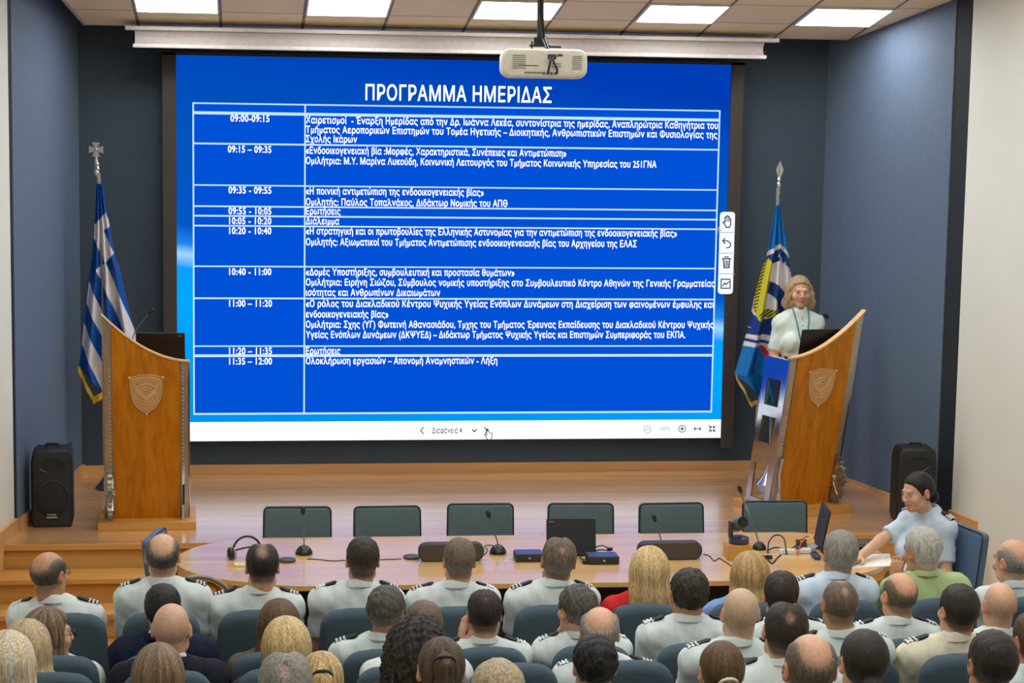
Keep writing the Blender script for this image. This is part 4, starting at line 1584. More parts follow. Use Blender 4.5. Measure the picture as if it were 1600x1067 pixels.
MB().pillow([(-.05, 0), (.05, 0), (.05, .05), (-.05, .02)], -.07, .07, .006, 2, ax='x').build('body', mic_black, o)
q = MB()
for r in range(3):
    for c in range(3):
        q.box((-.02 + c * .02, -.02 + r * .018, .030 + .012 * r * .45), (.013, .012, .012))
q.build('buttons', mat('phone_buttons', (120, 120, 124), .5), o)
pa = [tz(1336, 868), tz(1390, 866), tz(1395, 885), tz(1331, 888)]
c = sum(pa, Vector()) / 4
o = MB().prism([(p.x - c.x, p.y - c.y) for p in pa[::-1]], 0, .005, 'z').build('paper_stack', mat('paper_white', (240, 236, 222), .7), loc=(c.x, c.y, TBL + .0005))
tag(o, 'white sheet of paper on the table in front of the seated woman in uniform', 'paper')
# ---------------------------------------------------------------- auditorium seats
seat_m = mat('seat_fabric', (60, 80, 90), .85, noise=(140, .1), bump=(500, .25))
seat_dark = mat('seat_metal_dark', (36, 38, 42), .5)
seat_arm = wood('seat_arm_wood', (176, 124, 66), (198, 146, 84), 18, .4, axis='Y')
SEAT = None
PITCHX = .467


def make_seat():
    o = empty('auditorium_seat', (0, 0, 0), 0, None, 'seat')
    out = []
    w0, w1, zb, ztop = .40, .375, .40, .965
    pts = [(w0 / 2, zb), (w0 / 2 + .004, zb + .22), (w1 / 2, ztop - .10)]
    n = 8
    r = .095
    top = []
    for k in range(1, n + 1):
        a = math.pi / 2 * k / n
        top.append((w1 / 2 - r + r * math.cos(a), ztop - r + r * math.sin(a)))
    mid = [(.05, ztop + .006)]
    right = pts + top + mid
    out = right + [(-x, z) for x, z in right[::-1]]
    bend = lambda x, y, z: (x, y - .16 - .16 * (z - .42) + .05 * (z - .62) ** 2 - .09 * x * x, z)
    MB().pillow(out, -.06, .055, .045, 5).warp(bend).build('backrest', seat_m, o, smooth=True)
    MB().pillow(rrect(.40, .44, .06, 5, 0, .12), .33, .41, .035, 4, ax='z').build('cushion', seat_m, o, smooth=True)
    for s in (1,):
        q = MB()
        q.pillow([(-.16, .575), (.16, .58), (.18, .595), (.16, .61), (-.16, .605)], s * .2335 - .012, s * .2335 + .012, .006, 2, ax='x')
        ar = q.build('armrest', seat_arm, o)
        q = MB(); q.box((s * .2335, 0, .288), (.018, .2, .576))
        q.build('side_leg', seat_dark, o, bevel=.004)
    MB().box((.01, .02, .30), (.42, .06, .05)).build('crossbar', seat_dark, o)
    return o


SEATX = {}
ROWS = [(1, 10.15, 0.0, 950, [105, 252, 400, 560, 712, 862, 1010, 1165, 1322, 1472, 1618]),
        (2, 9.40, 0.0, 1018, [88, 252, 428, 599, 763, 926, 1089, 1252, 1422, 1582]),
        (3, 8.58, .16, 1040, [77, 260, 440, 626, 804, 986, 1167, 1340, 1506])]
ordinal = ['first', 'second', 'third', 'fourth', 'fifth', 'sixth', 'seventh', 'eighth', 'ninth', 'tenth', 'eleventh']
for row, Y, fl, ypx, xs_ in ROWS:
    for k, px in enumerate(xs_):
        p = at(px, ypx, Y=Y - .25)
        if SEAT is None:
            SEAT = make_seat()
            o = SEAT
        else:
            o = copy_tree(SEAT)
        o.location = (p.x, Y, fl)
        SEATX.setdefault(row, []).append(p.x)
        o['group'] = 'blue seats of the %s row' % ('front', 'second', 'third')[row - 1]
        o['label'] = 'dark blue fabric auditorium seat, %s from the left in the %s row' % (ordinal[k], ('front', 'second', 'third')[row - 1])


# ---------------------------------------------------------------- people: one smooth surface grown from a distance field
def smin(a, b, k):
    h = np.clip(.5 + .5 * (b - a) / k, 0, 1)
    return b + (a - b) * h - k * h * (1 - h)


def axis(lo, hi, fine, c):
    pts = [lo]
    x = lo
    while x < hi:
        s = c
        for a, b, h in fine:
            if a - 1e-9 <= x < b:
                s = min(s, h)
        for a, b, h in fine:
            if x < a - 1e-9 and x + s > a:
                s = a - x
        x += s
        pts.append(x)
    return np.array(pts)


class Field:
    def __init__(s, xs, ys, zs):
        s.ax = (xs, ys, zs)
        s.F = np.full((len(xs), len(ys), len(zs)), .3, np.float32)

    def blk(s, lo, hi, m):
        sl, c = [], []
        for d in range(3):
            a = s.ax[d]
            i0 = max(0, int(np.searchsorted(a, lo[d] - m)) - 1)
            i1 = min(len(a), int(np.searchsorted(a, hi[d] + m)) + 1)
            if i1 <= i0:
                return None
            sl.append(slice(i0, i1))
            sh = [1, 1, 1]
            sh[d] = -1
            c.append(a[i0:i1].reshape(sh).astype(np.float32))
        return tuple(sl), c

    def add(s, p, k=.02, inf=0.0, m=.07):
        r = s.blk(p[0], p[1], m + inf)
        if r:
            s.F[r[0]] = smin(s.F[r[0]], p[2](*r[1]) - inf, k)
        return s

    def sub(s, p, k=.008, inf=0.0, m=.03):
        r = s.blk(p[0], p[1], m)
        if r:
            s.F[r[0]] = -smin(-s.F[r[0]], p[2](*r[1]) - inf, k)
        return s

    def grid(s):
        return [a.reshape([-1 if i == d else 1 for i in range(3)]).astype(np.float32) for d, a in enumerate(s.ax)]

    def mesh(s):
        F = s.F
        xs, ys, zs = s.ax
        S_ = F < 0
        nx, ny, nz = F.shape
        c = np.zeros((nx - 1, ny - 1, nz - 1), np.uint8)
        for a in (0, 1):
            for b in (0, 1):
                for d in (0, 1):
                    c += S_[a:nx - 1 + a, b:ny - 1 + b, d:nz - 1 + d]
        act = np.argwhere((c > 0) & (c < 8))
        idx = np.full(c.shape, -1, np.int32)
        i, j, k = act.T
        idx[i, j, k] = np.arange(len(act))
        P = np.zeros((len(act), 3))
        W = np.zeros(len(act))
        cs = [(a, b, d) for a in (0, 1) for b in (0, 1) for d in (0, 1)]
        for A in cs:
            for B in cs:
                if sum(B) - sum(A) != 1 or sum(abs(u - v) for u, v in zip(A, B)) != 1:
                    continue
                fa = F[i + A[0], j + A[1], k + A[2]]
                fb = F[i + B[0], j + B[1], k + B[2]]
                mm = (fa < 0) != (fb < 0)
                t = np.where(mm, fa / np.where(fa == fb, 1, fa - fb), 0)[:, None]
                pa = np.stack([xs[i + A[0]], ys[j + A[1]], zs[k + A[2]]], 1)
                pb = np.stack([xs[i + B[0]], ys[j + B[1]], zs[k + B[2]]], 1)
                P += (pa + t * (pb - pa)) * mm[:, None]
                W += mm
        P /= np.maximum(W, 1)[:, None]
        quads = []
        e = np.argwhere(S_[:-1, 1:-1, 1:-1] != S_[1:, 1:-1, 1:-1]) + (0, 1, 1)
        x, y, z = e.T
        q = np.stack([idx[x, y - 1, z - 1], idx[x, y, z - 1], idx[x, y, z], idx[x, y - 1, z]], 1)
        fl = ~S_[x, y, z]
        q[fl] = q[fl][:, ::-1]
        quads.append(q)
        e = np.argwhere(S_[1:-1, :-1, 1:-1] != S_[1:-1, 1:, 1:-1]) + (1, 0, 1)
        x, y, z = e.T
        q = np.stack([idx[x - 1, y, z - 1], idx[x - 1, y, z], idx[x, y, z], idx[x, y, z - 1]], 1)
        fl = ~S_[x, y, z]
        q[fl] = q[fl][:, ::-1]
        quads.append(q)
        e = np.argwhere(S_[1:-1, 1:-1, :-1] != S_[1:-1, 1:-1, 1:]) + (1, 1, 0)
        x, y, z = e.T
        q = np.stack([idx[x - 1, y - 1, z], idx[x, y - 1, z], idx[x, y, z], idx[x - 1, y, z]], 1)
        fl = ~S_[x, y, z]
        q[fl] = q[fl][:, ::-1]
        quads.append(q)
        return P, np.concatenate(quads)


def ell(c, r, R=None):
    """Ellipsoid; R (3x3) holds its axes as columns."""
    c = np.array(c, float)
    r = np.array(r, float)
    m = np.full(3, r.max()) if R is not None else r

    def fn(X, Y, Z):
        x, y, z = X - c[0], Y - c[1], Z - c[2]
        if R is not None:
            x, y, z = (R[0, 0] * x + R[1, 0] * y + R[2, 0] * z, R[0, 1] * x + R[1, 1] * y + R[2, 1] * z, R[0, 2] * x + R[1, 2] * y + R[2, 2] * z)
        k0 = np.sqrt((x / r[0]) ** 2 + (y / r[1]) ** 2 + (z / r[2]) ** 2)
        k1 = np.sqrt((x / r[0] ** 2) ** 2 + (y / r[1] ** 2) ** 2 + (z / r[2] ** 2) ** 2)
        return k0 * (k0 - 1) / np.maximum(k1, 1e-6)
    return c - m, c + m, fn


def rc(a, b, r1, r2, sq=(1, 1, 1), cut=None):
    """Tapered limb from a to b; sq flattens it; cut limits it along its axis."""
    a = np.array(a, float)
    b = np.array(b, float)
    sq = np.array(sq, float)
    ba = (b - a) / sq
    L2 = max(float(ba @ ba), 1e-9)
    R_ = max(r1, r2) * sq
    lo, hi = np.minimum(a, b) - R_, np.maximum(a, b) + R_
    ms = sq.min()

    def fn(X, Y, Z):
        x, y, z = (X - a[0]) / sq[0], (Y - a[1]) / sq[1], (Z - a[2]) / sq[2]
        t0 = (x * ba[0] + y * ba[1] + z * ba[2]) / L2
        t = np.clip(t0, 0, 1)
        d = np.sqrt((x - t * ba[0]) ** 2 + (y - t * ba[1]) ** 2 + (z - t * ba[2]) ** 2) - (r1 + (r2 - r1) * t)
        d = d * ms
        if cut is not None:
            d = np.maximum(d, (t0 - cut) * math.sqrt(L2))
        return d
    return lo, hi, fn


def wob(X, Y, Z, f, seed=0):
    s = seed * 1.7
    return (np.sin(f * (X * .9 + Y * .4 - Z * .2) + s) * np.sin(f * (Y * .8 - Z * .5 + X * .1) + 2 * s + 1) + np.sin(f * 1.7 * (Z * .7 + X * .5) + 3 * s) * np.sin(f * 1.6 * (X * .6 - Y * .9 + Z * .3) + s + 2)) * .5


def sstep(x, a, b):
    t = np.clip((x - a) / (b - a), 0, 1)
    return t * t * (3 - 2 * t)


def mixc(a, b, t):
    return np.asarray(a)[None] * (1 - t[:, None]) + np.asarray(b)[None] * t[:, None]


SK = {'light': (212, 166, 134), 'tan': (190, 142, 106), 'pink': (214, 164, 132), 'pale': (216, 182, 148)}
HC = {'black': (26, 22, 20), 'dark': (46, 36, 28), 'brown': (84, 58, 36), 'mid': (104, 80, 54), 'greydark': (78, 72, 64), 'grey': (136, 130, 120), 'silver': (176, 172, 160),
      'white': (214, 208, 194), 'blond': (218, 190, 134), 'dblond': (164, 128, 80), 'ash': (176, 156, 124), 'greybrown': (104, 88, 70)}


def head_prims(hc, R, s, female=False):
    """Head shapes: (name, primitive, blend, sign). Local head axes: y is the face direction."""
    def p(v):
        return np.array(hc) + R @ (np.array(v, float) * s)
    def E(c, r, Q=None):
        return ell(p(c), np.array(r) * s, R if Q is None else R @ Q)
    def C(a, b, r1, r2):
        return rc(p(a), p(b), r1 * s, r2 * s)
    j = .92 if female else 1.0
    skull = [(E((0, -.014, .022), (.0765, .095, .091)), .02), (E((0, .022, -.030), (.063 * j, .070, .082)), .025)]
    face = [(E((0, .060, -.092), (.028 * j, .026, .022)), .025), (C((-.045 * j, .025, -.075), (.045 * j, .025, -.075), .022, .022), .03),
            (C((-.034, .082, .024), (.034, .082, .024), .010 if not female else .007, .010 if not female else .007), .014), (C((0, .090, .012), (0, .111 if not female else .107, -.024), .0075 if not female else .006, .0125 if not female else .0095), .010),
            (E((-.011, .103, -.028), (.009, .009, .008)), .006), (E((.011, .103, -.028), (.009, .009, .008)), .006),
            (E((-.042, .062, -.028), (.024, .022, .022)), .02), (E((.042, .062, -.028), (.024, .022, .022)), .02)]
    sub = [(E((-.031, .097, .007), (.016, .013, .0095)), .010), (E((.031, .097, .007), (.016, .013, .0095)), .010)]
    post = [(E((-.0305, .080, .006), (.0125, .0125, .0115)), .003), (E((.0305, .080, .006), (.0125, .0125, .0115)), .003),
            (E((0, .092, -.053), (.021, .010, .0055)), .004), (E((0, .091, -.063), (.018, .010, .006)), .004)]
    ears = []
    for q in (-1, 1):
        Q = rz(q * -.35)
        ears.append((E((q * .079, -.010, -.006), (.010, .021, .033), Q), .008))
    earsub = [(E((q * .088, -.006, -.002), (.007, .011, .018)), .004) for q in (-1, 1)]
    return skull, face, sub, post, ears, earsub


def hand(wr_, d, nrm, side, curl=.5, r=.0085):
    """Palm, four unequal bent fingers and a thumb leaving the side of the palm. d: hand direction, nrm: back of the hand, side +1 thumb towards d x nrm."""
    d = np.array(d, float); d /= np.linalg.norm(d)
    nrm = np.array(nrm, float); nrm -= d * (nrm @ d); nrm /= np.linalg.norm(nrm)
    s = np.cross(d, nrm) * side
    w_ = np.array(wr_, float)
    R = np.stack([s, d, nrm], 1)
    pr = [(ell(w_ + d * .048, (.040, .052, .015), R), .015)]
    for k, (o, ln) in enumerate(((.030, .072), (.010, .080), (-.010, .074), (-.029, .058))):
        a = w_ + d * .088 + s * o
        c1, c2 = curl * .6, curl * 1.5
        m_ = a + (d * math.cos(c1) - nrm * math.sin(c1)) * ln * .5 + s * o * .12
        e = m_ + (d * math.cos(c2) - nrm * math.sin(c2)) * ln * .5
        pr.append((rc(a - d * .02, m_, r * 1.05, r), .006))
        pr.append((rc(m_, e, r, r * .85), .004))
    a = w_ + d * .022 + s * .030
    m_ = a + (d * .6 + s * .7 - nrm * .25) * .036
    e = m_ + (d * .95 + s * .1 - nrm * .35) * .030
    pr.append((rc(a, m_, r * 1.3, r * 1.15), .008))
    pr.append((rc(m_, e, r * 1.15, r * .95), .004))
    return pr


TIERZ = {1: 0.0, 2: 0.0, 3: .16, 4: .26, 5: .50}
ROWY = {1: 10.15, 2: 9.40, 3: 8.58, 4: 7.75, 5: 6.65}
STATS = []


def person(label, px, py, row=None, Y=None, floor=None, hair='short', hcol='dark', skin='light', byaw=0, hyaw=0, hpitch=0, hroll=0, hs=1.0, top='shirt', tcol=None,
           arms='lap', female=False, epaul=True, pants=(30, 38, 62), bodyx=0.0, stand=None, wide=1.0, bald=0.0, h2=None, fine=.0065, group=None, glasses=False, tail=None, seed=1, kind='audience', lean=0.0, hairlen=.3, drop=0.0):
    Y = Y if Y is not None else ROWY[row]
    floor = floor if floor is not None else TIERZ[row]
    pt = at(px, py, Y=Y)
    H = pt.z - floor
    near = [x for x in SEATX.get(row, []) if abs(x - pt.x) < .3]
    if near:
        s_ = min(near, key=lambda x: abs(x - pt.x))
        bodyx = max(-.03, min(.03, s_ - pt.x))
    rnd = random.Random(seed * 77 + int(px))
    th = {'short': .010, 'crop': .005, 'shaved': .0, 'ring': .008, 'long': .018, 'curly': .045, 'pony': .009, 'bun': .008, 'bob': .014, 'spiky': .014}[hair]
    if hair in ('ring', 'shaved'):
        tt = .001
    else:
        tt = th
    byaw, hyaw, hpitch, hroll = (math.radians(v) for v in (byaw, hyaw, hpitch, hroll))
    R = rz(hyaw) @ rx(hpitch) @ ry(hroll)
    hc = np.array((0, 0, H - tt - .113 * hs))
    bx = np.array((bodyx, 0, 0))
    skull, face, sub, post, ears, earsub = head_prims(hc, R, hs, female)
    ws = (.90 if female else 1.0) * wide
    sw = .174 * ws
    shz = H - (.338 if female else .330) - drop
    yb = -.005 - lean
    nb = np.array((0, yb + .005, H - .268 - drop * .4)) + bx * .6
    # ---- skeleton
    SL, SRt = np.array((-sw, yb, shz)) + bx, np.array((sw, yb, shz)) + bx
    hipz = .56 if not stand else stand * .53
    chest = [(ell(np.array((0, yb + .015, H - .47)) + bx, (.172 * ws, .115 if not female else .10, .185)), .05), (ell(np.array((0, yb + (.05 if not stand else .03), (H - .60 + hipz) / 2)) + bx, (.155 * ws, .118, .15 if not stand else .19)), .05),
             (ell(np.array((0, .07 if not stand else yb + .02, hipz + (.02 if not stand else 0))) + bx, (.172 * ws, .128, .125 if not stand else .14)), .05),
             (rc(SL * .92 + np.array((0, yb, shz)) * .08, SRt * .92 + np.array((0, yb, shz)) * .08, .058 if not female else .047, .058 if not female else .047), .05),
             (rc(nb, SL, .052, .052), .04), (rc(nb, SRt, .052, .052), .04)]
    if female:
        for q in (-1, 1):
            chest.append((ell(np.array((q * .075, yb + .105, H - .50)) + bx, (.062, .055, .062)), .04))
    neck = [(rc(nb + np.array((0, -.004, -.03)), hc + R @ np.array((0, -.022, -.065)), .061 if not female else .047, .057 if not female else .043), .02)]
    limbs, sleeve, hands, fine_boxes = [], [], [], []
    fore_sleeve = top in ('suit', 'jacket')
    for q, Sh in ((-1, SL), (1, SRt)):
        mode = arms if isinstance(arms, str) else arms[0 if q < 0 else 1]
        if mode == 'lap':
            El = Sh + np.array((q * .015, .07, -.26)); Wr = np.array((q * .10, .30, .71 if not stand else hipz + .1)) + bx; dr, nr = (-q * .3, 1, -.15), (q * .3, 0, 1)
        elif mode == 'chin':
            El = Sh + np.array((q * .02, .20, -.20)); Wr = hc + R @ np.array((q * .05, .105, -.17)); dr, nr = (-q * .35, -.25, 1), (q * .9, .5, .1)
        elif mode == 'low':
            El = Sh + np.array((q * .03, .03, -.27)); Wr = np.array((q * .08, .27, .63)) + bx; dr, nr = (-q * .3, 1, -.15), (q * .3, 0, 1)
        elif mode == 'fist':
            El = Sh + np.array((q * .04, .18, -.20)); Wr = hc + np.array((q * .105, .10, -.17)); dr, nr = (-q * .1, .05, 1), (q * .6, -.6, .1)
        elif mode == 'cheek':
            El = Sh + np.array((q * .05, .16, -.22)); Wr = hc + R @ np.array((q * .105, .05, -.15)); dr, nr = (-q * .1, .05, 1), (q * 1, -.2, .1)
        elif mode == 'reach':
            El = Sh + np.array((q * .05, .21, -.105)); Wr = np.array((El[0] - q * .03, El[1] + .23, .778)); dr, nr = (-q * .1, 1, -.05), (0, .05, 1)
        elif mode == 'rest':
            El = Sh + np.array((q * .055, .02, -.275)); Wr = El + np.array((-q * .04, .235, .015)); dr, nr = (-q * .35, 1, -.05), (0, .05, 1)
        else:
            El = Sh + np.array((q * .05, -.02, -.29)); Wr = El + np.array((q * .01, .07, -.24)); dr, nr = (0, .15, -1), (q, 0, 0)
        if mode == 'lap' and not stand:
            El[2] = max(El[2], .70)
        limbs += [(rc(Sh, El, .052 * (.85 if female else 1), .041 * (.88 if female else 1)), .03), (rc(El, Wr, .041 * (.88 if female else 1), .027), .02)]
        sleeve.append((rc(Sh, El, .062 if not female else .049, .058 if not female else .053, cut=.74), .03))
        if fore_sleeve:
            sleeve.append((rc(Sh, El, .062, .055), .03))
            sleeve.append((rc(El, Wr, .052, .042, cut=.97), .03))
        cu = {'chin': 1.5, 'fist': 1.3, 'cheek': .5, 'reach': .25, 'rest': .5}.get(mode, .6)
        hands += hand(Wr, dr, nr, 1 if q < 0 else -1, cu, .0088 if mode in ('chin', 'fist', 'cheek', 'reach', 'rest') else .0105)
        if mode in ('chin', 'fist', 'cheek', 'reach', 'rest'):
            ctr = np.array(Wr) + np.array(dr) / np.linalg.norm(dr) * .07
            fine_boxes.append((ctr - .095, ctr + .095))
    legs = []
    if not stand:
        for q in (-1, 1):
            K = np.array((q * .105, .42, .53)) + bx
            A = np.array((q * .11, .41, .09)) + bx
            legs += [(rc(np.array((q * .085, .07, hipz)) + bx, K, .078, .056), .03), (rc(K, A, .055, .038), .02), (rc(A + (0, 0, -.045), A + (q * .02, .16, -.055), .036, .028), .02)]
    else:
        for q in (-1, 1):
            K = np.array((q * .09, yb + .03, stand * .28)); A = np.array((q * .095, yb, .09))
            legs += [(rc((q * .085, yb + .02, hipz - .02), K, .085, .056), .03), (rc(K, A, .054, .038), .02), (rc(A + (0, 0, -.045), A + (q * .02, .14, -.055), .036, .028), .02)]
    # ---- body surface
    hb = .16 * hs
    fx = [(hc[0] - .115, hc[0] + .115, fine)]
    fy = [(hc[1] - .135, hc[1] + .145, fine)]
    fz = [(hc[2] - .17, H + .03, fine)]
    for lo, hi in fine_boxes:
        fx.append((lo[0], hi[0], .0055)); fy.append((lo[1], hi[1], .0055)); fz.append((lo[2], hi[2], .0055))
    xs = axis(-.40 + min(bodyx, 0), .40 + max(bodyx, 0), fx, .016)
    ys = axis(-.26, .72, fy, .016)
    zs = axis(-.03, H + .03, fz, .016)
    B = Field(xs, ys, zs)
    for p_, k in chest:
        B.add(p_, k, -.010)
    for p_, k in legs + limbs:
        B.add(p_, k)
    for p_, k in hands:
        B.add(p_, k, m=.03)
    for p_, k in neck + skull + face:
        B.add(p_, k, m=.05)
    for p_, k in sub:
        B.sub(p_, k)
    for p_, k in post:
        B.add(p_, k, m=.02)
    for p_, k in ears:
        B.add(p_, k, m=.03)
    for p_, k in earsub:
        B.sub(p_, k)
    V, Q = B.mesh()
    loc = lambda V: ((V - hc) @ R) / hs              # head coordinates
    q = loc(V)
    x, y, z = q.T
    sk = np.array(lin(SK[skin]))
    hcl = np.array(lin(HC[hcol]))
    col = np.tile(sk, (len(V), 1))
    red = np.exp(-((np.abs(x) - .045) / .022) ** 2 - ((z + .03) / .022) ** 2) * (y > .03)
    col = col * (1 - red[:, None] * .25) + (sk * np.array((1.02, .74, .68)))[None] * red[:, None] * .25
    lip = (np.abs(x) < .024) & (np.abs(z + .058) < .0105 - .00018 * (x / .01) ** 2 * 10) & (y > .075)
    col[lip] = np.array(lin((190, 112, 100) if female else (186, 118, 100)))
    br = (np.abs(np.abs(x) - .032) < .019) & (np.abs(z - .028 + .15 * (np.abs(x) - .032) ** 2 * 60) < (.0048 if not female else .0036)) & (y > .05)
    col[br] = hcl * .4 + sk * .5
    ey = (np.abs(np.abs(x) - .0305) < .0125) & (np.abs(z - .0055) < .0055) & (y > .078)
    col[ey] = np.array(lin((198, 178, 164)))
    ir = (np.hypot(np.abs(x) - .0305, z - .0055) < .0052) & (y > .07)
    col[ir] = np.array(lin((52, 40, 32)))
    ld = (np.abs(np.abs(x) - .0305) < .0145) & (np.abs(z - .0125) < .0022) & (y > .07)
    col[ld] = np.array(lin((128, 88, 72)))
    er = (np.abs(x) > .076) & (np.abs(z + .006) < .034) & (np.abs(y + .01) < .03)
    col[er] = sk * np.array((1.02, .82, .76))
    # growth of hair over the head
    def zline(y):
        return np.interp(y, [-.11, -.06, -.03, .02, .045, .06, .085, .11], [-.078, -.082, -.066, -.012, .028, .052, .066, .068])
    def growth(x, y, z, soft=.012):
        m_ = sstep(z - zline(y) - (.012 * sstep(y, .02, .05) if female else 0), -soft, soft)
        if bald > 0:
            tq = np.clip((y + .068) / .13, 0, 1)
            rb = np.sqrt(x * x * (1.15 if bald > .7 else 1.7) + (y + .068 - tq * .13) ** 2 + (z - .068 - .028 * np.minimum(tq * 2, 1)) ** 2)
            rad = .074 * bald
            m_ = m_ * (1 - (1 - sstep(rb, rad * .5, rad * 1.35)) * (1 if bald > .7 else .68))
        return m_
    if hair in ('shaved', 'crop', 'ring', 'short'):
        g = growth(x, y, z, .016) * ((y < .03) | (z > .03))
        f_ = {'shaved': .28, 'crop': .75, 'ring': .5, 'short': .85}[hair]
        g = np.where((np.abs(x) > .077) & (np.abs(z + .006) < .035), 0, g)
        col = col * (1 - g[:, None] * f_) + hcl[None] * g[:, None] * f_
    if hair == 'shaved':
        top_ = sstep(z, .04, .09)
        col = col * (1 + .06 * top_[:, None])
    name = 'person'
    root = mesh_np(name, V, Q, SKIN, None, np.clip(col, 0, 1))
    root.location = (pt.x, Y, floor)
    root.rotation_euler = (0, 0, byaw)
    tag(root, label, 'person', group)
    # ---- hair
    if hair != 'shaved':
        h = .0062 if fine > .005 else .0045
        down = {'long': hairlen + .12, 'curly': .30, 'bob': .24, 'pony': .30, 'bun': .17}.get(hair, .14)
        wx = {'curly': .19, 'bob': .15, 'long': .155}.get(hair, .115)
        xs = np.arange(hc[0] - wx, hc[0] + wx, h)
        ys = np.arange(hc[1] - (.20 if hair in ('curly', 'pony', 'bun', 'long', 'bob') else .135), hc[1] + .16, h)
        zs = np.arange(hc[2] - down, H + .05, h)
        G = Field(xs, ys, zs)
        for p_, k in skull:
            G.add(p_, k, m=.12)
        X, Y_, Z = G.grid()
        dx, dy, dz = X - hc[0], Y_ - hc[1], Z - hc[2]
        lx = (R[0, 0] * dx + R[1, 0] * dy + R[2, 0] * dz) / hs
        ly = (R[0, 1] * dx + R[1, 1] * dy + R[2, 1] * dz) / hs
        lz = (R[0, 2] * dx + R[1, 2] * dy + R[2, 2] * dz) / hs
        g = growth(lx, ly, lz)
        n1 = wob(lx, ly, lz * .35, 210, seed)
        n2 = wob(lx, ly, lz, 95, seed + 3)
        thl = th * (.35 + .65 * sstep(lz, -.07, .035)) if hair in ('short', 'crop', 'ring', 'spiky') else th
        t = -.006 + (thl + .006) * g
        # a cut-out keeps the ears free
        earz = np.exp(-((np.abs(lx) - .08) / .02) ** 2 - ((ly + .004) / .022) ** 2 - ((lz + .010) / .034) ** 2)
        if hair in ('short', 'crop', 'ring', 'spiky', 'pony', 'bun'):
            t = t - earz * (th + .004) * 1.2
        if hair in ('short', 'ring', 'crop'):
            t = t + g * (th * .22 * n1 + th * .22 * n2)
            t = t + g * .004 * sstep(lz, .05, .10) * (hair == 'short')
        elif hair == 'spiky':
            t = t + g * (.004 * n1 + .006 * n2) + g * .004 * sstep(lz, .04, .09)
        elif hair == 'curly':
            t = t + g * (.014 * wob(lx, ly, lz, 120, seed) + .008 * wob(lx, ly, lz, 230, seed + 2))
        else:
            t = t + g * (.0012 * wob(lx, ly, lz * .1, 170, seed) + .001 * n2)
        G.F = G.F - (t * hs).astype(np.float32)
        pp = lambda v: hc + R @ (np.array(v) * hs)
        if hair == 'long':
            L_ = hairlen
            dr_ = Field(xs, ys, zs)
            dr_.add(rc(pp((0, -.035, .0)), pp((0, -.055, -.14)), .098, .104, (1, .72, 1)), .03, m=.12)
            dr_.add(rc(pp((0, -.055, -.14)), hc + np.array((.0, -.10, -L_)), .104, .094, (1, .50, 1)), .03, m=.12)
            for q_ in (-1, 1):
                dr_.add(rc(pp((q_ * .072, .012, .0)), hc + np.array((q_ * .085, -.01, -L_ * .86)), .024, .036, (.9, 1, 1)), .03)
            dr_.F = dr_.F - (.004 * wob(lx, ly, lz * .10, 90, seed) + .002 * wob(lx, ly, lz * .08, 200, seed + 1)).astype(np.float32)
            dr_.F = np.maximum(dr_.F, -(dz + L_ + .03 * wob(lx, ly, lz * 0, 60, seed)).astype(np.float32))
            G.F = smin(G.F, dr_.F, .02)
            G.sub(ell(pp((0, .135, -.035)), np.array((.066, .105, .11)) * hs, R), .015, m=.06)
        elif hair == 'bob':
            dr_ = Field(xs, ys, zs)
            dr_.add(rc(pp((0, -.035, .0)), pp((0, -.04, -.095)), .096, .098, (1, .8, 1)), .03, m=.12)
            for q_ in (-1, 1):
                dr_.add(rc(pp((q_ * .074, .012, .02)), pp((q_ * .086, .012, -.06)), .026, .034), .03)
                dr_.add(ell(pp((q_ * .092, .004, -.098)), np.array((.034, .042, .036)) * hs, R), .03)
            dr_.F = dr_.F - (.011 * wob(lx, ly, lz * .6, 62, seed) + .005 * wob(lx, ly, lz * .5, 160, seed + 1)).astype(np.float32)
            dr_.F = np.maximum(dr_.F, -(lz + .135 + .012 * wob(lx, ly, lz * 0, 70, seed)).astype(np.float32) * hs)
            G.F = smin(G.F, dr_.F, .02)
            G.sub(ell(pp((0, .125, -.014)), np.array((.069, .106, .102)) * hs, R), .012, m=.06)
        elif hair == 'curly':
            dr_ = Field(xs, ys, zs)
            dr_.add(ell(pp((0, -.035, -.02)), np.array((.135, .115, .15)) * hs, R), .03, m=.1)
            dr_.add(ell(pp((0, -.05, -.12)), np.array((.130, .09, .12)) * hs, R), .05, m=.1)
            dr_.F = dr_.F - (.013 * wob(lx, ly, lz, 110, seed) + .013 * wob(lx, ly, lz, 210, seed + 5) + .009 * wob(lx, ly, lz, 340, seed + 2)).astype(np.float32)
            G.F = smin(G.F, dr_.F, .02)
            G.sub(ell(pp((0, .14, -.03)), np.array((.07, .1, .1)) * hs, R), .015, m=.06)
        elif hair == 'bun':
            G.add(ell(pp((0, -.105, -.062)), np.array((.046, .036, .040)) * hs, R), .014)
        V, Q = G.mesh()
        if hair == 'pony' and tail:
            pass
        q = loc(V)
        hcol_ = np.tile(hcl, (len(V), 1))
        x, y, z = q.T
        if h2:
            c2 = np.array(lin(HC[h2]))
            ang = np.arctan2(x, -y + .001)
            st = np.clip(.45 + .4 * np.sin(ang * 19 + 2 * np.sin(ang * 7 + seed) + 9 * z), 0, 1)
            if hair in ('short', 'crop', 'ring', 'spiky'):
                st = np.clip(sstep(-z, -.03, .05) * 1.1 + .25 * wob(x, y, z, 160, seed), 0, 1)
            elif hair == 'long' and h2 in ('blond', 'dblond', 'ash'):
                st = np.clip(st * .55 + sstep(-z, -.02, .16) * .55, 0, 1)
            hcol_ = mixc(hcl, c2, st)
        if hair in ('short', 'crop', 'ring'):
            gg = growth(x, y, z, .02)
            a_ = np.clip((gg - .12) / .8, 0, 1) * (.6 + .4 * sstep(z, -.085, -.02))
            hcol_ = hcol_ * a_[:, None] + (sk * .55 + hcl * .45)[None] * (1 - a_[:, None])
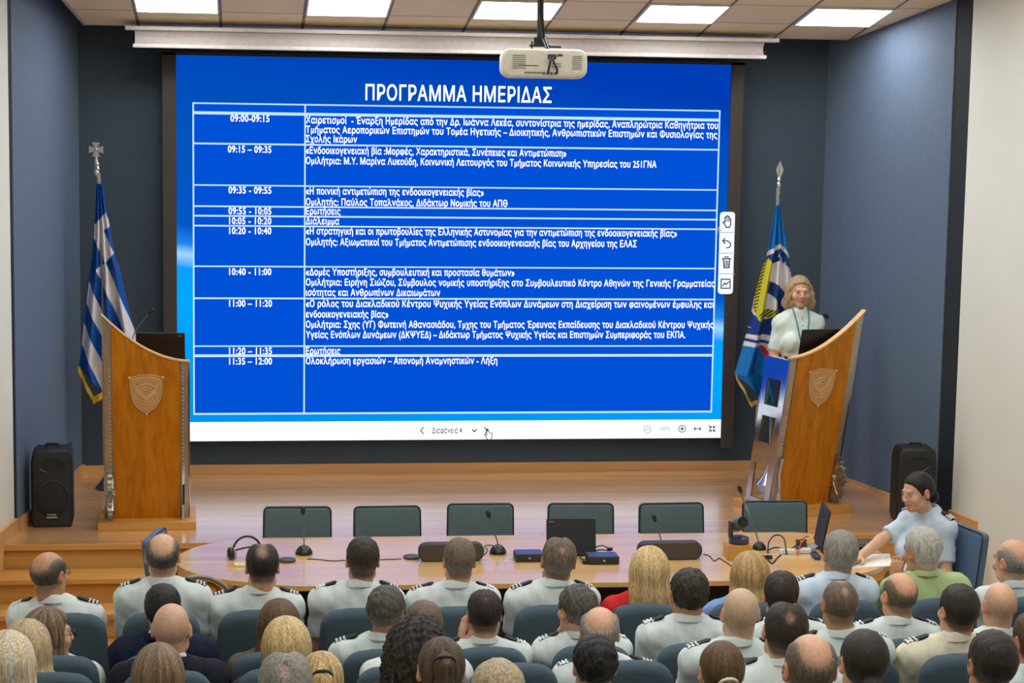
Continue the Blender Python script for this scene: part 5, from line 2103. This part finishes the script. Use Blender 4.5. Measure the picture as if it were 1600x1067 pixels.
        if hair in ('long', 'pony', 'bun', 'bob'):
            part = np.exp(-(x / .006) ** 2) * (z > .06) * (y > -.07)
            hcol_ = hcol_ * (1 - .35 * part[:, None])
        ho = mesh_np('hair', V, Q, HAIR, root, np.clip(hcol_, 0, 1))
        if hair == 'pony':
            tl = Field(np.arange(hc[0] - .1, hc[0] + .1, .006), np.arange(hc[1] - .26, hc[1] + .02, .006), np.arange(hc[2] - .42, hc[2] + .12, .006))
            s_ = tail or .06
            P0, P1, P2, P3 = pp((0, -.100, s_)), pp((0, -.135, s_ - .03)), pp((0, -.135, s_ - .12)), pp((.005, -.115, s_ - .30))
            for a, b_, ra, rb in ((P0, P1, .018, .030), (P1, P2, .030, .036), (P2, P3, .036, .016)):
                tl.add(rc(a, b_, ra, rb, (1, .8, 1)), .02)
            X, Y_, Z = tl.grid()
            tl.F = tl.F - (.005 * wob(X - hc[0], Y_ - hc[1], (Z - hc[2]) * .2, 160, seed)).astype(np.float32)
            V, Q = tl.mesh()
            c_ = np.tile(np.array(lin(HC[h2 or hcol])), (len(V), 1))
            c_ = mixc(hcl, np.array(lin(HC[h2 or hcol])), np.clip(.6 + .6 * wob(V[:, 0], V[:, 1], V[:, 2] * .1, 170, seed), 0, 1))
            mesh_np('ponytail', V, Q, HAIR, ho, np.clip(c_, 0, 1))
            tb_ = MB()
            d_ = (P1 - P0) / np.linalg.norm(P1 - P0)
            u_ = np.cross(d_, (1, 0, 0)); u_ /= np.linalg.norm(u_)
            cc = P0 * .45 + P1 * .55
            tb_.tube([tuple(cc + .033 * (np.array((1, 0, 0)) * math.cos(a) + u_ * math.sin(a))) for a in np.linspace(0, 2 * math.pi, 20)], .0065, 8)
            tb_.build('hair_tie', mat('hair_tie_' + ('white' if seed == 34 else 'black'), (226, 220, 196) if seed == 34 else (24, 22, 22), .6), ho, smooth=True)
        if hair == 'bun':
            tb_ = MB()
            cc = pp((0, -.085, -.058))
            tb_.tube([tuple(cc + R @ (np.array((.036 * math.cos(a), -.004, .032 * math.sin(a))))) for a in np.linspace(0, 2 * math.pi, 20)], .005, 8)
            tb_.build('hair_tie', mat('hair_tie_black', (24, 22, 22), .6), ho, smooth=True)
    # ---- clothes
    tc_ = tcol or {'shirt': (214, 223, 219), 'suit': (28, 34, 56), 'blouse': (220, 222, 210)}[top]
    tcl = np.array(lin(tc_))
    zlo = hipz - .06
    T_ = Field(np.arange(-.42 + min(bodyx, 0), .42 + max(bodyx, 0), .012), np.arange(-.27, .44, .012), np.arange(zlo - .04, H - .10, .012))
    inf = .013 if top == 'suit' else .010
    for p_, k in chest:
        T_.add(p_, k, inf)
    for p_, k in sleeve:
        T_.add(p_, k, .004 if top == 'suit' else 0.0)
    if arms == 'lap':
        pass
    X, Y_, Z = T_.grid()
    fold = .006 * wob(X, Y_, Z * 1.4, 30, seed) + .0045 * wob(X * 1.3, Y_, Z * .6, 70, seed + 2) + .002
    T_.F = T_.F - fold.astype(np.float32)
    T_.F = np.maximum(T_.F, (zlo - Z) + 0 * X + 0 * Y_).astype(np.float32)
    # open neckline
    ncut = nb + np.array((0, .012, .012))
    T_.sub(rc(ncut, ncut + np.array((0, .02, .16)), .050 if not female else .046, .058), .01, m=.05)
    V, Q = T_.mesh()
    c_ = np.tile(tcl, (len(V), 1))
    if tcol == 'pattern':
        pass
    to = mesh_np({'shirt': 'shirt', 'suit': 'jacket', 'blouse': 'blouse'}[top], V, Q, CLOTH, root, np.clip(c_, 0, 1))
    # collar: a stand around the neck, higher at the back
    nk0 = nb + np.array((0, -.006, -.012))
    nk1 = nb * .55 + (hc + np.array((0, -.024, -.075))) * .45
    def collar(rad, zt, thick, nm, ccol, fold_=True):
        vs, fs = [], []
        n = 36
        prof = [(rad + .010, -.012), (rad + .004, .012), (rad, zt), (rad + thick, zt + .003), (rad + thick + .010, zt - .014), (rad + thick + .018, -.006)]
        axd = (nk1 - nk0); axd /= np.linalg.norm(axd)
        for k in range(n + 1):
            a = math.radians(90 + 14) + (2 * math.pi - math.radians(28)) * k / n
            back = .5 - .5 * math.sin(a)
            for r_, z_ in prof:
                zz = z_ * (.55 + .45 * back) + .008 * back - .012 * (1 - back)
                vs.append(tuple(nk0 + np.array((r_ * math.cos(a), r_ * 1.02 * math.sin(a), 0)) + axd * zz + np.array((0, 0, .036 if not female else .040))))
        m_ = len(prof)
        for k in range(n):
            for j in range(m_ - 1):
                fs.append((k * m_ + j, (k + 1) * m_ + j, (k + 1) * m_ + j + 1, k * m_ + j + 1))
        mesh_np(nm, np.array(vs), np.array(fs), CLOTH, to, np.tile(ccol, (len(vs), 1)))
    if top == 'shirt':
        collar(.056 if not female else .052, .034 if not female else .040, .004, 'collar', tcl * .97)
    elif top == 'suit':
        collar(.058, .040, .003, 'shirt_collar', np.array(lin((214, 218, 222))))
        collar(.066, .020, .006, 'lapel_collar', tcl * .9)
    # shoulder boards
    if epaul and top == 'shirt':
        for q_, Sh in ((-1, SL), (1, SRt)):
            a = nb + (Sh - nb) * .55
            b_ = nb + (Sh - nb) * 1.06
            d_ = (b_ - a) / np.linalg.norm(b_ - a)
            up = np.array((0, 0, 1.)) - d_ * d_[2]
            up /= np.linalg.norm(up)
            sd = np.cross(up, d_)
            R_ = np.stack([d_, sd, up], 1)
            ln = float(np.linalg.norm(b_ - a))
            c_ = (a + b_) / 2 + up * (.052 + inf + .010)
            e_ = MB()
            e_.pillow([(-ln / 2, -.018), (ln / 2, -.024), (ln / 2 + .006, 0), (ln / 2, .024), (-ln / 2, .018), (-ln / 2 - .012, 0)], -.006, .006, .003, 2, ax='z', M=R_, t=c_)
            eo = e_.build('shoulder_board', mat('shoulder_board_black', (18, 20, 28), .7), to)
            e_ = MB()
            for k in range(3):
                e_.box(tuple(c_ + R_ @ np.array((ln * (.40 - .17 * k), 0, .008))), (.006, .040, .004), R_)
                for s2 in (-1, 1):
                    e_.box(tuple(c_ + R_ @ np.array((ln * (.44 - .2 * k), s2 * .021, .004))), (.010, .008, .009), R_)
            e_.build('rank_stripes', mat('rank_stripe_pale', (220, 224, 222), .5), eo)
    # trousers
    P_ = Field(np.arange(-.30 + min(bodyx, 0), .30 + max(bodyx, 0), .02), np.arange(-.24, .62, .02), np.arange(.02, hipz + .14, .02))
    P_.add(chest[2][0], .05, .006)
    for p_, k in legs:
        P_.add(p_, k, .014)
    X, Y_, Z = P_.grid()
    P_.F = np.maximum(P_.F, (.055 - Z) + 0 * X + 0 * Y_).astype(np.float32)
    P_.F = np.maximum(P_.F, (Z - hipz - .04) + 0 * X + 0 * Y_).astype(np.float32)
    V, Q = P_.mesh()
    mesh_np('trousers' if not female or top == 'shirt' else 'skirt', V, Q, CLOTH, root, np.tile(np.array(lin(pants)), (len(V), 1)))
    if glasses:
        g_ = MB()
        dark = glasses == 'sun'
        fr = lambda v: tuple(hc + R @ (np.array(v) * hs))
        for s2 in (-1, 1):
            g_.tube([fr((s2 * .033 + .021 * math.cos(a), .106 - .012 * abs(math.cos(a)) * (1 if math.cos(a) * s2 > 0 else 0), .004 + .017 * math.sin(a))) for a in np.linspace(0, 2 * math.pi, 18)], .0016 if not dark else .0028, 6)
            g_.tube([fr((s2 * .054, .096, .008)), fr((s2 * .074, .06, .01)), fr((s2 * .080, .0, .012)), fr((s2 * .078, -.018, .0))], .0018, 6)
        g_.tube([fr((-.012, .108, .008)), fr((0, .112, .01)), fr((.012, .108, .008))], .0016, 6)
        go = g_.build('glasses', mat('glasses_frame', (40, 34, 32), .3), root, smooth=True)
        if dark:
            l_ = MB()
            for s2 in (-1, 1):
                l_.lathe([(.0195, -.001), (.0195, .001), (.001, .0015)], fr((s2 * .033, .104, .004)), 16, R @ rx(-math.pi / 2))
            l_.build('lens', mat('sun_lens', (52, 28, 24), .1), go)
    return root, dict(hc=hc, R=R, nb=nb, H=H, hs=hs, yb=yb, shz=shz)
# ---------------------------------------------------------------- the audience, front row first
A = 'people in the audience'
P = person
# front row
P('balding man in uniform shirt and glasses, front row far left before the steps', 77, 862, 1, hair='ring', hcol='greydark', skin='tan', bald=.9, hyaw=-32, hpitch=-4, glasses=True, seed=1, bodyx=-.0)
P('tall man with a bald crown and grey sides, front row before the left lectern', 254, 833, 1, hair='ring', hcol='greydark', skin='light', bald=.9, seed=2, hs=1.02)
P('man with a small bald crown and dark hair, front row in front of the headset', 410, 848, 1, hair='short', hcol='dark', skin='pink', bald=.62, hpitch=-10, seed=3)
P('man with full dark brown hair, front row below the second green chair', 567, 838, 1, hair='short', hcol='dark', h2='greybrown', skin='pink', seed=4)
P('man with short grey-brown hair, front row before the left dark video bar', 718, 840, 1, hair='short', hcol='greybrown', h2='grey', skin='light', seed=5, hs=.98)
P('man with thinning grey-brown hair, front row before the table laptop', 873, 838, 1, hair='short', hcol='greybrown', h2='grey', skin='tan', bald=.5, seed=6, bodyx=-.03, hs=1.05, hroll=3)
P('woman with long pale blond hair and a red top, front row', 1015, 852, 1, hair='long', hcol='blond', h2='dblond', top='blouse', tcol=(196, 44, 46), female=True, hairlen=.33, seed=7, hs=1.08)
P('woman with long dark blond hair and a blue top, front row before the wooden block', 1172, 860, 1, hair='long', hcol='dblond', h2='blond', top='blouse', tcol=(120, 150, 200), female=True, hairlen=.31, seed=8, hs=1.05)
P('man with grey hair in a pale blue uniform shirt, front row before the sideways laptop', 1314, 828, 1, hair='short', hcol='grey', h2='silver', skin='tan', tcol=(200, 216, 230), seed=9, hs=1.05)
P('white-haired man in a light green shirt resting his chin on his fist, front row right', 1442, 824, 1, hair='short', hcol='silver', h2='white', skin='tan', tcol=(176, 196, 140), epaul=False, hyaw=24, hpitch=-6, arms=('fist', 'lap'), seed=10, hs=1.05, bodyx=.04)
P('older bald man with grey sides, front row at the far right by the wall', 1583, 842, 1, hair='ring', hcol='grey', skin='pink', bald=1.0, hyaw=28, seed=11, hs=1.05, epaul=False)
# second row
P('dark-haired man in a navy suit, second row behind the tall balding man', 255, 912, 2, hair='short', hcol='black', skin='light', top='suit', seed=12, hroll=-4, hs=1.0)
P('woman in profile with long brown hair and glasses, second row far left, looking right', 76, 947, 2, hair='long', hcol='brown', h2='ash', top='blouse', female=True, hyaw=-62, hairlen=.24, seed=13, glasses='sun', hs=1.05, epaul=False)
P('woman with long auburn-brown hair, second row, partly behind a blond woman', 436, 934, 2, hair='long', hcol='mid', h2='brown', top='blouse', tcol=(96, 84, 78), female=True, hairlen=.36, seed=14, hs=1.05)
P('man with thick grey hair turned right, second row before the second green chair', 604, 915, 2, hair='spiky', hcol='greydark', h2='grey', skin='tan', hyaw=-18, seed=15)
P('man with greying short hair just showing above the curly-haired woman', 662, 938, 3, hair='short', hcol='greybrown', skin='tan', seed=16, epaul=False)
P('dark-haired man with a small bald spot holding his cheek, second row centre', 757, 921, 2, hair='short', hcol='dark', skin='pink', bald=.42, hpitch=-6, arms=('cheek', 'lap'), seed=17, hs=.98)
P('man with wavy grey-brown hair turned left, hand at his chin, second row centre', 902, 913, 2, hair='spiky', hcol='greydark', h2='grey', skin='light', hyaw=22, arms=('chin', 'lap'), seed=18)
P('man with thick dark tousled hair, second row behind the blond woman in red', 1078, 888, 2, hair='spiky', hcol='dark', skin='tan', seed=19, hs=1.04)
P('man with thin dark hair turned right, second row behind the dark blond woman', 1222, 892, 2, hair='short', hcol='dark', skin='pink', bald=.42, hyaw=-14, hpitch=-8, seed=20)
P('man with a grey crew cut and big ears, third row before the grey-haired man', 1313, 905, 3, hair='crop', hcol='greybrown', skin='tan', bald=.45, seed=21, hs=.95)
P('man with thinning brown hair and a bald crown, second row right of the crew cut', 1406, 893, 2, hair='crop', hcol='greybrown', skin='pink', bald=.85, hyaw=10, seed=22, hs=1.0)
P('bald man at the far right behind the cream-shirted man, second row', 1563, 910, 2, hair='shaved', hcol='grey', skin='pink', seed=23, bald=.8)
# third row
P('man with a shiny bald head in a dark suit, third row left', 268, 942, 3, hair='shaved', hcol='grey', skin='pink', top='suit', tcol=(34, 36, 46), seed=24, hs=1.0, hyaw=-8)
P('woman with straight golden blond hair, third row left of the centre', 448, 962, 3, hair='long', hcol='blond', h2='dblond', top='blouse', tcol=(60, 60, 66), female=True, hairlen=.30, seed=25, hs=1.12, hroll=-3)
P('older man with a pink bald crown and grey sides, third row centre', 938, 945, 3, hair='short', hcol='grey', skin='pink', bald=.95, hyaw=-10, hpitch=-6, seed=26, hs=1.02)
P('man with a shaved head and big ears, third row behind the dark blond woman', 1158, 918, 3, hair='shaved', hcol='brown', skin='pale', seed=27, bald=.2, hs=1.02)
P('dark-haired man with a thin crown leaning right, fourth row right of the shaved head', 1228, 939, 4, hair='short', hcol='dark', skin='pink', bald=.5, hroll=6, hyaw=-10, seed=28, hs=1.04)
P('dark-haired man in a cream shirt, third row right', 1499, 912, 3, hair='short', hcol='dark', skin='light', tcol=(222, 214, 188), seed=29, hyaw=8)
P('woman with streaked blond hair, third row far left', 42, 966, 3, hair='long', hcol='ash', h2='blond', top='blouse', female=True, hairlen=.32, seed=30, hs=1.08, hyaw=-14)
P('person at the right edge in white uniform shirt, fourth row', 1616, 955, None, Y=7.85, floor=.26, hair='short', hcol='brown', skin='tan', seed=31, hyaw=10)
# fourth row
P('woman with a mass of dark curly hair, fourth row', 652, 960, 4, hair='curly', hcol='dark', top='blouse', tcol=(60, 56, 58), female=True, seed=32, hs=1.0)
P('person with thick black hair, fourth row centre', 930, 992, 4, hair='spiky', hcol='black', skin='tan', seed=33, hs=1.0)
P('woman with brown hair in a ponytail with a white tie, fourth row', 1128, 1000, None, Y=7.3, floor=.36, hair='pony', hcol='brown', h2='mid', female=True, seed=34, tail=.005, hs=1.0)
P('woman with dark brown hair in a low bun, fourth row', 1351, 982, None, Y=7.05, floor=.36, hair='bun', hcol='dark', skin='light', female=True, seed=35, hs=1.05)
P('woman with loose light brown hair, fourth row left behind the shiny bald man', 247, 1003, 4, hair='long', hcol='mid', h2='ash', top='blouse', tcol=(70, 66, 70), female=True, hairlen=.3, seed=36, hs=1.02)
P('dark brown haired person at the lower right corner, fourth row', 1552, 985, None, Y=7.1, floor=.36, hair='short', hcol='dark', skin='tan', seed=37, hs=1.05)
P('woman with pale blond hair at the lower left corner', 12, 984, 4, hair='long', hcol='blond', h2='white', top='blouse', female=True, hairlen=.32, seed=38, hs=1.1, hyaw=-10)
P('woman with a streaked high ponytail beside the curly-haired woman', 690, 994, None, Y=7.0, floor=.36, hair='pony', hcol='dark', h2='mid', female=True, seed=39, tail=.080, hs=1.0)
P('woman with a blond ponytail and black tie beside the grey-haired man at the bottom', 502, 1016, None, Y=7.35, floor=.36, hair='pony', hcol='dblond', h2='blond', female=True, seed=40, tail=.075, hs=.98)
# fifth row
P('man with a large balding stubbled head at the bottom right of centre', 1267, 988, None, Y=6.3, floor=.50, hair='crop', hcol='greybrown', skin='pink', bald=.75, seed=41, hs=1.04)
P('grey-haired man with a pink bald spot at the bottom left of centre', 446, 1016, 5, hair='short', hcol='grey', h2='silver', skin='pink', bald=.5, seed=42, hs=1.06)
P('person with short grey-brown hair at the bottom edge, centre', 778, 1030, None, Y=6.25, floor=.50, hair='short', hcol='ash', h2='greybrown', skin='light', seed=43, hs=1.04)

# ---------------------------------------------------------------- speaker at the lectern and the woman at the table
sp_o, si = P('standing woman with ash blond hair speaking at the right lectern', 1250, 430, None, Y=14.95, floor=STAGE, hair='bob', hcol='ash', h2='dblond', skin='pink', byaw=180, hyaw=-2, hpitch=-3,
             top='shirt', tcol=(212, 226, 214), female=True, epaul=False, arms=('side', 'rest'), stand=1.66, drop=.03, wide=.88, seed=44, fine=.0045, pants=(40, 48, 66), hs=.99)
nb = si['nb']
lanyard = mat('lanyard_teal', (58, 122, 120), .6)
q = MB()
for s in (-1, 1):
    q.tube([nb + np.array((s * .03, -.05, .045)), nb + np.array((s * .058, -.005, .055)), nb + np.array((s * .058, .07, .01)), nb + np.array((s * .048, .125, -.06)), nb + np.array((s * .034, .150, -.14)), nb + np.array((s * .012, .170, -.24))], .0055, 6)
tag(q.build('lanyard', lanyard, sp_o, smooth=True))
q = MB()
for k in range(4):
    q.ball(nb + np.array((0, .112 + .014 * k, -.035 - .05 * k)), .0055, 6)
q.build('button', mat('button_teal', (110, 150, 146), .4), sp_o, smooth=True)
sw_o, si = P('seated woman in pale blue uniform with dark tied-back hair at the table end', 1435, 737, None, Y=11.72, floor=0.0, hair='bun', hcol='black', skin='light', wide=.9, byaw=124, hyaw=-14, hpitch=-12, 
             top='shirt', tcol=(196, 212, 226), female=True, epaul=True, arms=('low', 'reach'), seed=45, fine=.0045, hs=1.0, lean=.11)
